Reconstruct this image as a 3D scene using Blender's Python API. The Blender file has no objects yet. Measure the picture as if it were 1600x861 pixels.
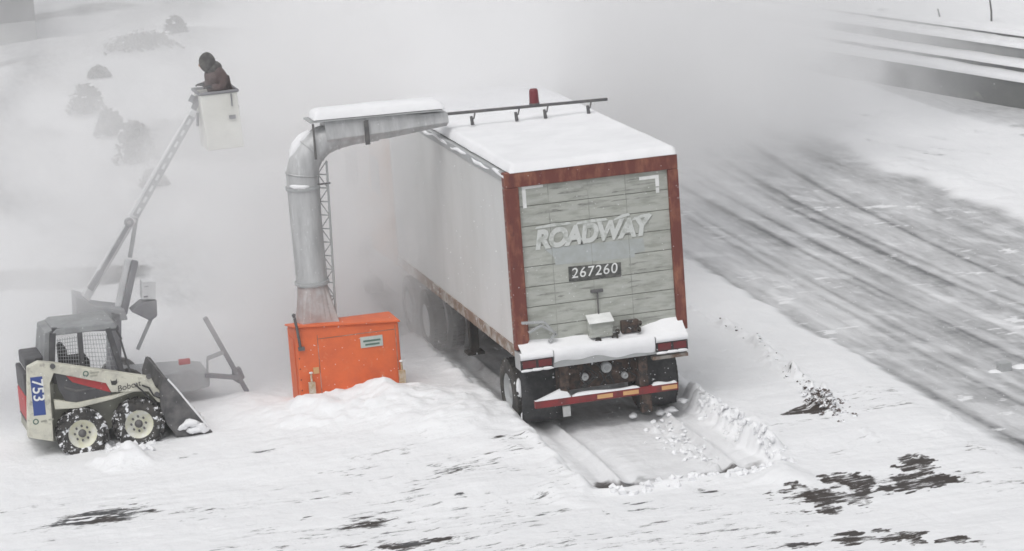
import bpy, bmesh, math, random
import numpy as np
from mathutils import Vector, Matrix

# ------------------------------------------------------------------ camera
CAMP = dict(f=4867.0, loc=(-12.259, -43.097, 11.833), yaw=0.249, pit=0.208, rol=-0.073)
SC = bpy.context.scene
COL = SC.collection
_y, _p, _r = CAMP['yaw'], CAMP['pit'], CAMP['rol']
FW = Vector((math.sin(_y)*math.cos(_p), math.cos(_y)*math.cos(_p), -math.sin(_p)))
_R = Vector((math.cos(_y), -math.sin(_y), 0)); _U = _R.cross(FW)
RT = math.cos(_r)*_R + math.sin(_r)*_U
UP = -math.sin(_r)*_R + math.cos(_r)*_U
CL = Vector(CAMP['loc'])
cam_d = bpy.data.cameras.new('camera'); cam = bpy.data.objects.new('camera', cam_d); COL.objects.link(cam)
cam_d.sensor_width = 36; cam_d.lens = CAMP['f']/1600*36; cam_d.clip_end = 2000; cam_d.clip_start = 0.5
M3 = Matrix((RT, UP, -FW)).transposed()
cam.matrix_world = Matrix.Translation(CL) @ M3.to_4x4()
SC.camera = cam

# ------------------------------------------------------------------ world, sun, exposure
SUN_EL, SUN_AZ = math.radians(60), math.radians(-140)      # azimuth from +Y towards +X
w = bpy.data.worlds.new('World'); SC.world = w; w.use_nodes = True
nt = w.node_tree; nt.nodes.clear()
sky = nt.nodes.new('ShaderNodeTexSky'); sky.sky_type = 'NISHITA'; sky.sun_disc = False
sky.sun_elevation = SUN_EL; sky.sun_rotation = SUN_AZ; sky.dust_density = 4.0; sky.air_density = 1.0
hs = nt.nodes.new('ShaderNodeHueSaturation'); hs.inputs['Saturation'].default_value = 0.12
bg = nt.nodes.new('ShaderNodeBackground'); bg.inputs['Strength'].default_value = 0.15
wo = nt.nodes.new('ShaderNodeOutputWorld')
nt.links.new(sky.outputs[0], hs.inputs['Color']); nt.links.new(hs.outputs[0], bg.inputs[0]); nt.links.new(bg.outputs[0], wo.inputs[0])
sl = bpy.data.lights.new('sun', 'SUN'); so = bpy.data.objects.new('sun', sl); COL.objects.link(so)
sl.energy = 0.62; sl.angle = math.radians(40); sl.color = (1.0, 0.975, 0.95)
sd = Vector((math.sin(SUN_AZ)*math.cos(SUN_EL), math.cos(SUN_AZ)*math.cos(SUN_EL), math.sin(SUN_EL)))
so.rotation_euler = sd.to_track_quat('Z', 'Y').to_euler()
SC.view_settings.view_transform = 'Standard'; SC.view_settings.look = 'None'
SC.view_settings.gamma = 1.0; SC.view_settings.exposure = -0.10
SC.render.engine = 'CYCLES'
SC.cycles.volume_bounces = 10; SC.cycles.max_bounces = 10; SC.cycles.diffuse_bounces = 3; SC.cycles.transparent_max_bounces = 8
SC.cycles.volume_step_rate = 1.0; SC.cycles.volume_max_steps = 256
SC.cycles.use_denoising = True
SC.cycles.pixel_filter_type = 'BLACKMAN_HARRIS'; SC.cycles.filter_width = 1.6

# ------------------------------------------------------------------ pixel (photo, 1600 wide) -> world
def ray(px, py):
    return FW*CAMP['f'] + RT*(px-800) - UP*(py-430.5)
def G(px, py, z=0.0):
    d = ray(px, py); t = (z-CL.z)/d.z; return CL + d*t
def PY(px, py, y):
    d = ray(px, py); t = (y-CL.y)/d.y; return CL + d*t
def PX(px, py, x):
    d = ray(px, py); t = (x-CL.x)/d.x; return CL + d*t

# ------------------------------------------------------------------ materials
def mat(name, col, rough=0.6, metal=0.0, col2=None, scale=4.0, lo=0.4, hi=0.65, bump=0.0, bscale=30.0,
        snow=0.0, snow_scale=6.0, stretch=(1, 1, 1), col3=None, scale3=15.0, lo3=0.58, hi3=0.66, spec=0.5):
    m = bpy.data.materials.new(name); m.use_nodes = True
    n = m.node_tree; L = n.links; b = n.nodes['Principled BSDF']
    b.inputs['Roughness'].default_value = rough; b.inputs['Metallic'].default_value = metal
    b.inputs['Specular IOR Level'].default_value = spec
    b.inputs['Base Color'].default_value = (*col, 1)
    tc = n.nodes.new('ShaderNodeTexCoord'); mp = n.nodes.new('ShaderNodeMapping'); mp.inputs['Scale'].default_value = stretch
    L.new(tc.outputs['Object'], mp.inputs[0])
    cur = None
    def layer(cur, base, c2, sc, a, z, detail=6):
        no = n.nodes.new('ShaderNodeTexNoise'); no.inputs['Scale'].default_value = sc; no.inputs['Detail'].default_value = detail
        no.inputs['Roughness'].default_value = 0.65
        L.new(mp.outputs[0], no.inputs['Vector'])
        mr = n.nodes.new('ShaderNodeMapRange'); mr.inputs[1].default_value = a; mr.inputs[2].default_value = z
        L.new(no.outputs[0], mr.inputs[0])
        mx = n.nodes.new('ShaderNodeMix'); mx.data_type = 'RGBA'
        L.new(mr.outputs[0], mx.inputs[0])
        if cur is None: mx.inputs[6].default_value = (*base, 1)
        else: L.new(cur, mx.inputs[6])
        mx.inputs[7].default_value = (*c2, 1)
        return mx.outputs[2]
    if col2: cur = layer(cur, col, col2, scale, lo, hi)
    if col3: cur = layer(cur, col, col3, scale3, lo3, hi3)
    if snow > 0: cur = layer(cur, col, (0.8, 0.81, 0.83), snow_scale, 0.72-snow*0.3, 0.75-snow*0.3, 8)
    if cur is not None: L.new(cur, b.inputs['Base Color'])
    if bump > 0:
        no = n.nodes.new('ShaderNodeTexNoise'); no.inputs['Scale'].default_value = bscale; no.inputs['Detail'].default_value = 5
        L.new(mp.outputs[0], no.inputs['Vector'])
        bp = n.nodes.new('ShaderNodeBump'); bp.inputs['Strength'].default_value = bump; bp.inputs['Distance'].default_value = 0.02
        L.new(no.outputs[0], bp.inputs['Height']); L.new(bp.outputs[0], b.inputs['Normal'])
    return m

M = {}
M['snow'] = mat('snow', (0.84, 0.845, 0.86), 0.75, col2=(0.78, 0.785, 0.80), scale=1.5, bump=0.35, bscale=14, spec=0.2)
M['orange'] = mat('orange_paint', (0.74, 0.15, 0.042), 0.55, col2=(0.62, 0.12, 0.04), scale=2.2, col3=(0.70, 0.22, 0.10), scale3=7, lo3=.6, hi3=.75, bump=.05)
M['galv'] = mat('galvanised_steel', (0.52, 0.525, 0.53), 0.45, 0.2, col2=(0.38, 0.385, 0.39), scale=2.0, stretch=(3, 3, .5), col3=(.62, .63, .64), scale3=3.5, lo3=.6, hi3=.68, bump=.05)
M['steel'] = mat('dark_steel', (0.10, 0.10, 0.105), 0.55, 0.2, col2=(0.16, 0.155, 0.15), scale=6)
M['rustsheet'] = mat('rust_tinted_sheet', (0.38, 0.32, 0.31), 0.6, col2=(0.46, 0.45, 0.45), scale=5)
M['black'] = mat('black_rubber', (0.022, 0.022, 0.024), 0.8, col2=(0.045, 0.043, 0.042), scale=12, snow=.28, snow_scale=9)
M['flap'] = mat('mud_flap_rubber', (0.02, 0.021, 0.024), 0.65, col2=(0.05, 0.05, 0.052), scale=8, snow=.24, snow_scale=13)
M['tyre'] = mat('tyre_rubber', (0.03, 0.029, 0.028), 0.85, col2=(0.075, 0.068, 0.06), scale=7, snow=.28, snow_scale=8, bump=.3, bscale=20)
M['tyresnow'] = mat('snow_packed_tyre_rubber', (0.035, 0.034, 0.034), 0.85, col2=(0.07, 0.065, 0.06), scale=7, snow=.56, snow_scale=9, bump=.4, bscale=20)
M['rustred'] = mat('rust_red_paint', (0.15, 0.036, 0.026), 0.65, col2=(0.30, 0.12, 0.07), scale=6, stretch=(1, 1, .35), lo=.48, hi=.68, col3=(.12, .03, .025), scale3=9, bump=.1)
M['door'] = mat('weathered_door', (0.43, 0.443, 0.405), 0.6, col2=(0.32, 0.33, 0.295), scale=3.4, stretch=(.8, 1, 3.2), lo=.45, hi=.62, col3=(.45, .465, .44), scale3=5, lo3=.5, hi3=.75, bump=.15, bscale=5)
M['seam'] = mat('door_seam', (0.13, 0.135, 0.12), 0.8)
M['trailerside'] = mat('trailer_side_sheet', (0.60, 0.605, 0.60), 0.5, col2=(0.54, 0.545, 0.535), scale=1.2, stretch=(1, 1, .4), bump=.05, bscale=3)
M['rail'] = mat('weathered_rail', (0.36, 0.37, 0.37), 0.6, col2=(.4, .41, .42), scale=5)
M['dirtyrail'] = mat('dirty_rusty_rail', (0.20, 0.135, 0.10), 0.8, col2=(0.40, 0.38, 0.35), scale=4, lo=.45, hi=.6, snow=.3, snow_scale=5)
M['brown'] = mat('rusty_undercarriage', (0.055, 0.034, 0.026), 0.85, col2=(0.11, 0.075, 0.06), scale=7, col3=(.022, .02, .02), scale3=12, lo3=.45, hi3=.58, snow=.27, snow_scale=12, bump=.4)
M['undark'] = mat('dark_chassis', (0.03, 0.028, 0.027), 0.85, col2=(.07, .055, .045), scale=8, snow=.2, snow_scale=14, bump=.4)
M['redtape'] = mat('red_tape', (0.24, 0.022, 0.026), 0.5, col2=(.12, .025, .025), scale=6)
M['ortape'] = mat('pale_orange_tape', (0.62, 0.36, 0.16), 0.5)
M['lens'] = mat('tail_light_lens', (0.16, 0.012, 0.018), 0.35, col2=(.09, .02, .02), scale=14)
M['white'] = mat('white_paint', (0.86, 0.87, 0.86), 0.5, col2=(.68, .69, .68), scale=3)
M['fadedletter'] = mat('faded_lettering', (0.60, 0.62, 0.60), 0.7, col2=(.42, .44, .41), scale=5, lo=.5, hi=.62)
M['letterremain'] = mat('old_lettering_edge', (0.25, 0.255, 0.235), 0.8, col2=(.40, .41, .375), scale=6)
M['fadedpatch'] = mat('faded_blue_grey_patch', (0.42, 0.45, 0.45), 0.7, col2=(.37, .39, .375), scale=5)
M['stencil'] = mat('number_backing', (0.05, 0.052, 0.05), 0.7, col2=(.14, .14, .13), scale=14)
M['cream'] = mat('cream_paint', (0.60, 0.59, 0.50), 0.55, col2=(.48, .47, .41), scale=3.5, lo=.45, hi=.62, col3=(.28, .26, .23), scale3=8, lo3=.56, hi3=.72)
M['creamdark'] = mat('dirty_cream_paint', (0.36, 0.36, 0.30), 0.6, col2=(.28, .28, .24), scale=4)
M['rim'] = mat('cream_rim', (0.70, 0.69, 0.52), 0.5, col2=(.80, .80, .76), scale=6)
M['cage'] = mat('charcoal_cage', (0.065, 0.065, 0.07), 0.6, col2=(.10, .10, .105), scale=5)
M['cageroof'] = mat('frosted_cab_roof', (0.22, 0.225, 0.23), 0.6, col2=(.30, .31, .315), scale=3)
M['mesh'] = mat('window_mesh', (0.42, 0.43, 0.44), 0.5, col2=(.30, .31, .32), scale=9)
M['redpaint'] = mat('red_paint', (0.50, 0.045, 0.05), 0.5, col2=(.38, .05, .05), scale=6)
M['blue'] = mat('blue_decal', (0.035, 0.07, 0.26), 0.5)
M['bucket'] = mat('worn_bucket_steel', (0.075, 0.075, 0.078), 0.65, 0.2, col2=(.16, .155, .155), scale=4, bump=.1)
M['liftgrey'] = mat('lift_grey_paint', (0.34, 0.345, 0.36), 0.6, col2=(.40, .41, .42), scale=4)
M['liftdark'] = mat('lift_dark_grey_paint', (0.19, 0.19, 0.21), 0.6, col2=(.25, .25, .265), scale=4)
M['liftwhite'] = mat('lift_white_paint', (0.72, 0.73, 0.74), 0.5, col2=(.62, .63, .64), scale=3)
M['basket'] = mat('white_fibreglass', (0.74, 0.74, 0.70), 0.5, col2=(.66, .66, .62), scale=2)
M['beacon'] = mat('red_beacon', (0.16, 0.022, 0.03), 0.4)
M['yellowjack'] = mat('faded_yellow_jack', (0.42, 0.30, 0.16), 0.6, col2=(.6, .56, .5), scale=9)
M['tan'] = mat('orange_tan_cab_paint', (0.68, 0.33, 0.13), 0.5, col2=(.60, .30, .13), scale=3)
M['glass'] = mat('dark_glass', (0.03, 0.035, 0.04), 0.1)
M['coat'] = mat('brown_grey_coat', (0.085, 0.062, 0.062), 0.9, col2=(.13, .095, .09), scale=5, bump=.4, bscale=18)
M['hood'] = mat('dark_hood', (0.05, 0.048, 0.048), 0.9, col2=(.13, .125, .115), scale=9, bump=.4, bscale=18)
M['skin'] = mat('skin', (0.45, 0.27, 0.2), 0.6)
M['trouser'] = mat('dark_trousers', (0.05, 0.05, 0.055), 0.9)
M['glove'] = mat('dark_gloves', (0.04, 0.038, 0.036), 0.9)
M['concrete'] = mat('grey_concrete', (0.17, 0.175, 0.17), 0.9, col2=(.11, .115, .12), scale=.8, stretch=(1, .5, 1), col3=(.22, .225, .21), scale3=3, bump=.2)
M['concretelight'] = mat('light_concrete', (0.33, 0.335, 0.33), 0.9, col2=(.26, .265, .27), scale=.9, bump=.2)
M['facade'] = mat('grey_cladding', (0.07, 0.072, 0.075), 0.7, col2=(.05, .052, .055), scale=.7)
M['shrub'] = mat('bare_twigs', (0.04, 0.038, 0.035), 0.9, col2=(.07, .065, .06), scale=3)
M['post'] = mat('dark_post', (0.05, 0.045, 0.045), 0.8)
M['sign'] = mat('sign_plate', (0.52, 0.58, 0.54), 0.5, col2=(.45, .50, .48), scale=12)
M['green'] = mat('green_print', (0.10, 0.17, 0.14), 0.6)
M['black_print'] = mat('black_print', (0.03, 0.03, 0.03), 0.6)
M['dirt'] = mat('brown_clod', (0.12, 0.095, 0.085), 0.95, col2=(.07, .055, .05), scale=9, snow=.82, snow_scale=14, bump=.5)

# ------------------------------------------------------------------ mesh builder
WM = {}
class MB:
    def __init__(s): s.v = []; s.f = []; s.sm = []
    def add(s, vs, fs, smooth=False):
        n = len(s.v); s.v += [tuple(v) for v in vs]; s.f += [tuple(i+n for i in f) for f in fs]; s.sm += [smooth]*len(fs); return s
    def box(s, a, b):
        x0, x1 = sorted((a[0], b[0])); y0, y1 = sorted((a[1], b[1])); z0, z1 = sorted((a[2], b[2]))
        return s.add([(x0,y0,z0),(x1,y0,z0),(x1,y1,z0),(x0,y1,z0),(x0,y0,z1),(x1,y0,z1),(x1,y1,z1),(x0,y1,z1)],
                     [(3,2,1,0),(4,5,6,7),(0,1,5,4),(1,2,6,5),(2,3,7,6),(3,0,4,7)])
    def prism(s, pts, d):
        """pts: ordered 3d polygon, d: extrusion vector"""
        d = Vector(d); P = [Vector(p) for p in pts]; n = len(P)
        nrm = Vector((0,0,0))
        for i in range(n): nrm += P[i].cross(P[(i+1) % n])
        if nrm.dot(d) > 0: P.reverse()
        vs = P + [p+d for p in P]
        fs = [tuple(range(n)), tuple(range(2*n-1, n-1, -1))] + [(i, i+n, (i+1) % n + n, (i+1) % n) for i in range(n)]
        return s.add(vs, fs)
    def beam(s, a, b, wd, hd, up=(0, 0, 1), wd2=None, hd2=None):
        a = Vector(a); b = Vector(b); d = (b-a).normalized(); u = Vector(up)
        if abs(d.dot(u)) > .98: u = Vector((1, 0, 0))
        sx = d.cross(u).normalized(); u = sx.cross(d)
        wd2 = wd2 or wd; hd2 = hd2 or hd
        vs = [p + sx*(i*ww/2) + u*(j*hh/2) for p, ww, hh in ((a, wd, hd), (b, wd2, hd2)) for i, j in ((-1,-1),(1,-1),(1,1),(-1,1))]
        return s.add(vs, [(3,2,1,0),(4,5,6,7),(0,1,5,4),(1,2,6,5),(2,3,7,6),(3,0,4,7)])
    def tube(s, pts, r, seg=12, cap=True):
        P = [Vector(p) for p in pts]; n = len(P); R_ = r if isinstance(r, (list, tuple)) else [r]*n
        vs = []; fs = []; prev = None
        for i in range(n):
            d = (P[min(i+1, n-1)] - P[max(i-1, 0)]).normalized()
            if prev is None:
                a = d.cross(Vector((0, 0, 1)));
                if a.length < .05: a = d.cross(Vector((1, 0, 0)))
            else: a = prev - d*prev.dot(d)
            a.normalize(); prev = a; b = d.cross(a)
            for k in range(seg):
                t = 2*math.pi*k/seg; vs.append(P[i] + (a*math.cos(t)+b*math.sin(t))*R_[i])
        for i in range(n-1):
            for k in range(seg):
                k2 = (k+1) % seg; fs.append((i*seg+k, i*seg+k2, (i+1)*seg+k2, (i+1)*seg+k))
        s.add(vs, fs, True)
        if cap:
            s.add(vs[:seg], [tuple(range(seg-1, -1, -1))]); s.add(vs[-seg:], [tuple(range(seg))])
        return s
    def cyl(s, a, b, r, seg=20, r2=None): return s.tube([a, b], [r, r2 if r2 is not None else r], seg)
    def lathe(s, c, axis, prof, seg=32):
        """prof: (along, radius) list round axis"""
        c = Vector(c); d = Vector(axis).normalized(); a = d.orthogonal().normalized(); b = d.cross(a)
        vs = []; fs = []; n = len(prof)
        for h, r in prof:
            for k in range(seg):
                t = 2*math.pi*k/seg; vs.append(c + d*h + (a*math.cos(t)+b*math.sin(t))*r)
        for i in range(n-1):
            for k in range(seg):
                k2 = (k+1) % seg; fs.append((i*seg+k, i*seg+k2, (i+1)*seg+k2, (i+1)*seg+k))
        return s.add(vs, fs, True)
    def blob(s, c, rx, ry, rz, seed=0, amp=.15, sub=2, smooth=True):
        rnd = random.Random(seed); bm = bmesh.new(); bmesh.ops.create_icosphere(bm, subdivisions=sub, radius=1)
        ph = [(Vector((rnd.uniform(-1,1), rnd.uniform(-1,1), rnd.uniform(-1,1))).normalized(), rnd.uniform(2, 6), rnd.uniform(0, 6)) for _ in range(6)]
        vs = []
        for v in bm.verts:
            k = 1 + amp*sum(math.sin(v.co.dot(d)*fq+o) for d, fq, o in ph)/2.5
            vs.append((c[0]+v.co.x*rx*k, c[1]+v.co.y*ry*k, c[2]+v.co.z*rz*k))
        fs = [tuple(v.index for v in f.verts) for f in bm.faces]; bm.free()
        return s.add(vs, fs, smooth)
    def build(s, name, m, parent=None, bevel=0.0, local=False, mats=None):
        me = bpy.data.meshes.new(name); v = s.v
        root = parent
        if parent is not None and not local:
            inv = WM.get(parent.name, Matrix.Identity(4)).inverted(); v = [tuple(inv @ Vector(p)) for p in v]
        me.from_pydata(v, [], s.f); me.update()
        me.polygons.foreach_set('use_smooth', s.sm)
        o = bpy.data.objects.new(name, me); COL.objects.link(o); me.materials.append(M[m] if isinstance(m, str) else m)
        if parent is not None:
            o.parent = parent; WM[o.name] = WM.get(parent.name, Matrix.Identity(4))
        if bevel > 0:
            b = o.modifiers.new('bevel', 'BEVEL'); b.width = bevel; b.segments = 2; b.limit_method = 'ANGLE'; b.angle_limit = math.radians(40)
        return o

def tag(o, label=None, cat=None, group=None, kind=None):
    if label: o['label'] = label
    if cat: o['category'] = cat
    if group: o['group'] = group
    if kind: o['kind'] = kind
    return o
def thing(name, loc, label, cat, rz=0.0, group=None):
    o = bpy.data.objects.new(name, None); COL.objects.link(o); o.location = loc; o.rotation_euler = (0, 0, rz)
    o.empty_display_size = .2
    WM[o.name] = Matrix.Translation(Vector(loc)) @ Matrix.Rotation(rz, 4, 'Z')
    return tag(o, label, cat, group)
def text_mesh(name, body, m, parent, origin, xdir, ydir, size, offset=0.0, shear=0.0, xscale=1.0, thick=.002, spacing=1.0):
    """flat lettering: origin = lower left corner, xdir/ydir world directions"""
    cu = bpy.data.curves.new(name, 'FONT'); cu.body = body; cu.size = size; cu.offset = offset; cu.shear = shear; cu.extrude = thick
    cu.space_character = spacing
    t = bpy.data.objects.new(name+'_tmp', cu); COL.objects.link(t)
    bpy.context.view_layer.update()
    me = bpy.data.meshes.new_from_object(t.evaluated_get(bpy.context.evaluated_depsgraph_get()))
    bpy.data.objects.remove(t); bpy.data.curves.remove(cu)
    X = Vector(xdir).normalized()*xscale; Y = Vector(ydir).normalized(); Z = Vector(xdir).normalized().cross(Y); O = Vector(origin)
    inv = WM.get(parent.name, Matrix.Identity(4)).inverted()
    for v in me.vertices: v.co = inv @ (O + X*v.co.x + Y*v.co.y + Z*v.co.z)
    me.name = name; me.materials.clear(); me.materials.append(M[m])
    o = bpy.data.objects.new(name, me); COL.objects.link(o); o.parent = parent; WM[o.name] = WM[parent.name]
    return o

# ------------------------------------------------------------------ numpy noise
def _hash(ix, iy, seed):
    h = (ix.astype(np.int64)*374761393 + iy.astype(np.int64)*668265263 + seed*1442695041) & 0xFFFFFFFF
    h = ((h ^ (h >> 13))*1274126177) & 0xFFFFFFFF
    return ((h ^ (h >> 16)) & 0xFFFFFF)/float(0xFFFFFF)
def vnoise(x, y, seed=0):
    ix = np.floor(x); iy = np.floor(y); fx = x-ix; fy = y-iy
    fx = fx*fx*(3-2*fx); fy = fy*fy*(3-2*fy)
    a = _hash(ix, iy, seed); b = _hash(ix+1, iy, seed); c = _hash(ix, iy+1, seed); d = _hash(ix+1, iy+1, seed)
    return (a*(1-fx)+b*fx)*(1-fy) + (c*(1-fx)+d*fx)*fy
def fbm(x, y, seed=0, o=5, g=.5):
    t = 0; a = 1; n = 0
    for k in range(o):
        t = t + a*vnoise(x*2**k + 17.3*k, y*2**k - 9.1*k, seed+k); n += a; a *= g
    return t/n
def sstep(a, b, x):
    t = np.clip((x-a)/(b-a), 0, 1); return t*t*(3-2*t)

# ------------------------------------------------------------------ ground: one sheet of snow and scraped asphalt
def axis(fine0, fine1, step, lo, hi, grow=1.06, cap=1.5):
    a = list(np.arange(fine0, fine1, step)); s = step; left = []; x = fine0
    while x > lo: s = min(s*grow, cap); x -= s; left.append(x)
    s = step; x = a[-1]; right = []
    while x < hi: s = min(s*grow, cap); x += s; right.append(x)
    return np.array(left[::-1] + a + right)
gx = axis(-10.0, 12.3, .037, -60, 90, 1.035, 1.2)
gy = axis(-9.0, 5.5, .037, -16, 190, 1.009, 1.2)
X, Y = np.meshgrid(gx, gy)
# warped coordinates give torn edges
wx = X + .5*(fbm(X*1.6, Y*1.6, 5)-.5) + .18*(fbm(X*6, Y*6, 8)-.5)
wy = Y + .9*(fbm(X*1.3, Y*1.3, 15)-.5) + .5*(fbm(X*5, Y*5, 18)-.5)
H = .05*(fbm(X*.5, Y*.5, 1)-.5) + .035*(fbm(X*2.2, Y*1.6, 2)-.5) + .012*(fbm(X*9, Y*7, 3, 3)-.5)
A = np.zeros_like(X)       # asphalt showing, plus painted dimming of the far left snow, 0..1
def ell(c, a, b, ang, x=None, y=None):
    x = X if x is None else x; y = Y if y is None else y
    ca, sa = math.cos(ang), math.sin(ang); dx = x-c[0]; dy = y-c[1]
    return np.sqrt(((dx*ca+dy*sa)/a)**2 + ((-dx*sa+dy*ca)/b)**2)
def seg(p, q, x=None, y=None):
    x = X if x is None else x; y = Y if y is None else y
    px, py = p[0], p[1]; vx, vy = q[0]-px, q[1]-py
    t = np.clip(((x-px)*vx+(y-py)*vy)/(vx*vx+vy*vy), 0, 1)
    return np.hypot(x-px-t*vx, y-py-t*vy), t
# --- yard snow, raised round the lane the truck stands in
LX0, LX1, LY0 = -1.18, 1.38, -3.4
jag = .16*(fbm(Y*1.9+3, X*.0+1, 31, 4)-.5) + .10*(vnoise(Y*7, X*0, 33)-.5)
jag2 = .4*(fbm(X*1.5+3, X*0, 41, 4)-.5)
din = np.minimum(np.minimum(X-(LX0+jag), (LX1+jag)-X), Y-(LY0+jag2))      # >0 in the lane
H += (.06+.06*sstep(-3.6, -2.2, Y))*sstep(.02, -.14, din)*(1 - sstep(5, 9, X))*(1-sstep(16, 24, Y))*sstep(-4.6, -2.4, X)
rim = np.exp(-((din+.16)/.13)**2)*(Y < 7)
lump = .5+1.2*fbm(X*4.5, Y*4.5, 51, 3)
rj = sstep(.45, .75, vnoise(Y*5.5, X*0+2, 53))
H += rim*np.where(X > 1, .07+.20*rj*sstep(-3.3, -2.7, Y), .06)*lump*.8*np.clip((Y+6)/3, 0, 1)
# ruts of the double tyres with a ridge between
for cx in (-.72, .94):
    for o in (-.17, .17):
        H -= .035*np.exp(-((X-cx-o)/.09)**2)*(Y > LY0+.1)*(Y < 9)*(din > 0)
    H += (.05+.03*vnoise(Y*3, X*0, 61))*np.exp(-((X-cx)/.05)**2)*(Y > LY0+.3)*(Y < 9)
crumb = sstep(.55, .8, fbm(X*6, Y*6, 71, 3))*np.exp(-((X-.62)/.22)**2)*(Y > -3)*(Y < 0)
H += .10*crumb
lane = sstep(0, .12, din)*(Y < 12)
A = np.maximum(A, lane*(.05+.18*fbm(X*5, Y*.7, 81)+.35*sstep(-.6, 1.0, Y)*(1-sstep(9, 12, Y))))
A = np.maximum(A, lane*sstep(-2.75, -3.0, wy)*.6*sstep(.4, .6, fbm(X*3, Y*3, 82)))
def spot(px, py, hw, hh, strength=1.0, edge=.35, ang=None, ragged=1.0, add=False):
    """bare patch in the snow: centre, half width and half height as seen from the yard camera, laid on the ground"""
    global A
    c = G(px, py); a = hw/100*.97; b = hh/20.5; ang = (math.atan2(G(px+40, py-5).y-c.y, G(px+40, py-5).x-c.x) if ang is None else ang)
    x = X + (wx-X)*ragged*min(1, a*1.2); y = Y + (wy-Y)*ragged*min(1, b*1.4)
    d = ell(c, a, b, ang, x, y)
    n = .45*fbm(X*4, Y*3, int(px)+int(py), 4)+.55*fbm(X*7, Y*13, int(px)+int(py)+5, 4)
    v = (.98*strength if strength >= .8 and ragged > .5 else strength)*sstep(1.15+edge*(n-.5)*3, .75+edge*(n-.5)*3, d)
    A = np.maximum(A, v)
    return d
for px, c_ in ((945, .95), (985, .9), (1141, .95), (1180, .95)):
    spot(px, 754 if px < 1000 else 733, 19, 5.5, c_, .2, ragged=.3)
    g = G(px, 754 if px < 1000 else 733); H -= .05*np.exp(-ell(g, .17, .3, 0)**2)
# streaks scraped in the foreground, lying along the plough direction
streak = fbm(X*.9, Y*6+X*.5, 91, 5); fine = fbm(X*2.5, Y*16+X*1.6, 97, 4)
H += .045*(fbm(X*.5, Y*3.2+X*.4, 99, 4)-.5)*(X < 4.5)*sstep(2.5, .5, Y)
for px, py, hw, hh, s in [(160, 808, 125, 12, 1.1), (110, 815, 90, 6, 1.0), (60, 826, 70, 8, .6), (60, 850, 60, 6, .5), (200, 845, 50, 8, .5), (250, 795, 40, 4, .5), (215, 700, 1, 1, 0),
        (310, 716, 60, 4, .5), (425, 714, 40, 5, .6), (510, 741, 26, 3, .6), (345, 797, 14, 4, .7), (255, 792, 30, 6, .6), (478, 811, 12, 4, .7),
        (560, 822, 75, 8, .8), (540, 855, 34, 5, .9), (690, 745, 58, 13, .6), (705, 727, 25, 6, .5), (712, 786, 22, 5, .85), (745, 780, 50, 5, .5), (720, 806, 30, 12, .4), (800, 790, 8, 3, .8),
        (600, 770, 60, 10, .3), (640, 730, 40, 4, .45), (780, 705, 30, 5, .5), (290, 800, 60, 5, .5), (80, 760, 60, 5, .3), (420, 840, 80, 7, .3),
        (1025, 800, 55, 5, .55), (1100, 795, 70, 3, .5), (1100, 774, 30, 4, .8), (960, 805, 8, 4, .8), (1060, 818, 60, 4, .25), (1200, 834, 90, 3, .45), (1560, 840, 40, 4, .4), (1000, 792, 20, 5, .7)]:
    if s == 0: continue
    c = G(px, py); d = ell(c, hw/100, max(hh/20.5, .12), math.radians(4), wx, Y+(wy-Y)*.35)
    m = sstep(1.25, .2, d)
    A = np.maximum(A, s*m*sstep(.50-.14*m, .62-.14*m, .5*streak+.5*fine+.03))
# bare patches of brown ground and asphalt, right foreground
for a_ in [(1330, 768, 100, 8, 1), (1400, 764, 95, 8, 1.05), (1266, 768, 44, 4, 1), (1290, 778, 40, 7, 1), (1440, 766, 50, 8, 1), (1310, 784, 60, 9, 1), (1300, 800, 20, 7, 1), (1300, 757, 46, 4, 1), (1440, 742, 30, 9, .9),
           (1425, 730, 22, 6, .8), (1452, 752, 18, 9, .9), (1256, 857, 22, 4, 1), (1338, 849, 26, 4, 1), (1332, 838, 18, 3, 1), (1400, 848, 38, 5, 1), (1430, 853, 14, 4, 1), (1490, 853, 26, 4, 1),
           (648, 851, 42, 5, 1), (700, 846, 14, 3, .8), (1375, 835, 16, 3, .9), (1530, 858, 10, 3, .8)]:
    spot(*a_, edge=.9, ragged=.9)
holes = sstep(.56, .66, fbm(X*3.4, Y*2.2, 111, 4))
gpt = G(1345, 768); A -= .45*holes*sstep(1.2, .5, ell(gpt, 1.1, 1.4, 0))*(A > .3)
# brown triangle where the ridge of clods ends
t0 = G(1212, 661); t1 = G(1275, 636); t2 = G(1322, 664)
def tri(p, q, r_, x, y):
    def e(a, b): return (b[0]-a[0])*(y-a[1]) - (b[1]-a[1])*(x-a[0])
    s1, s2, s3 = e(p, q), e(q, r_), e(r_, p)
    if (q[0]-p[0])*(r_[1]-p[1]) - (q[1]-p[1])*(r_[0]-p[0]) < 0: s1, s2, s3 = -s1, -s2, -s3
    return np.minimum(np.minimum(s1, s2), s3)
tt = tri(t0, t1, t2, X+.35*(wx-X), Y+.35*(wy-Y)); triM = sstep(-.03, .06, tt); A = np.maximum(A, triM)
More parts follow.
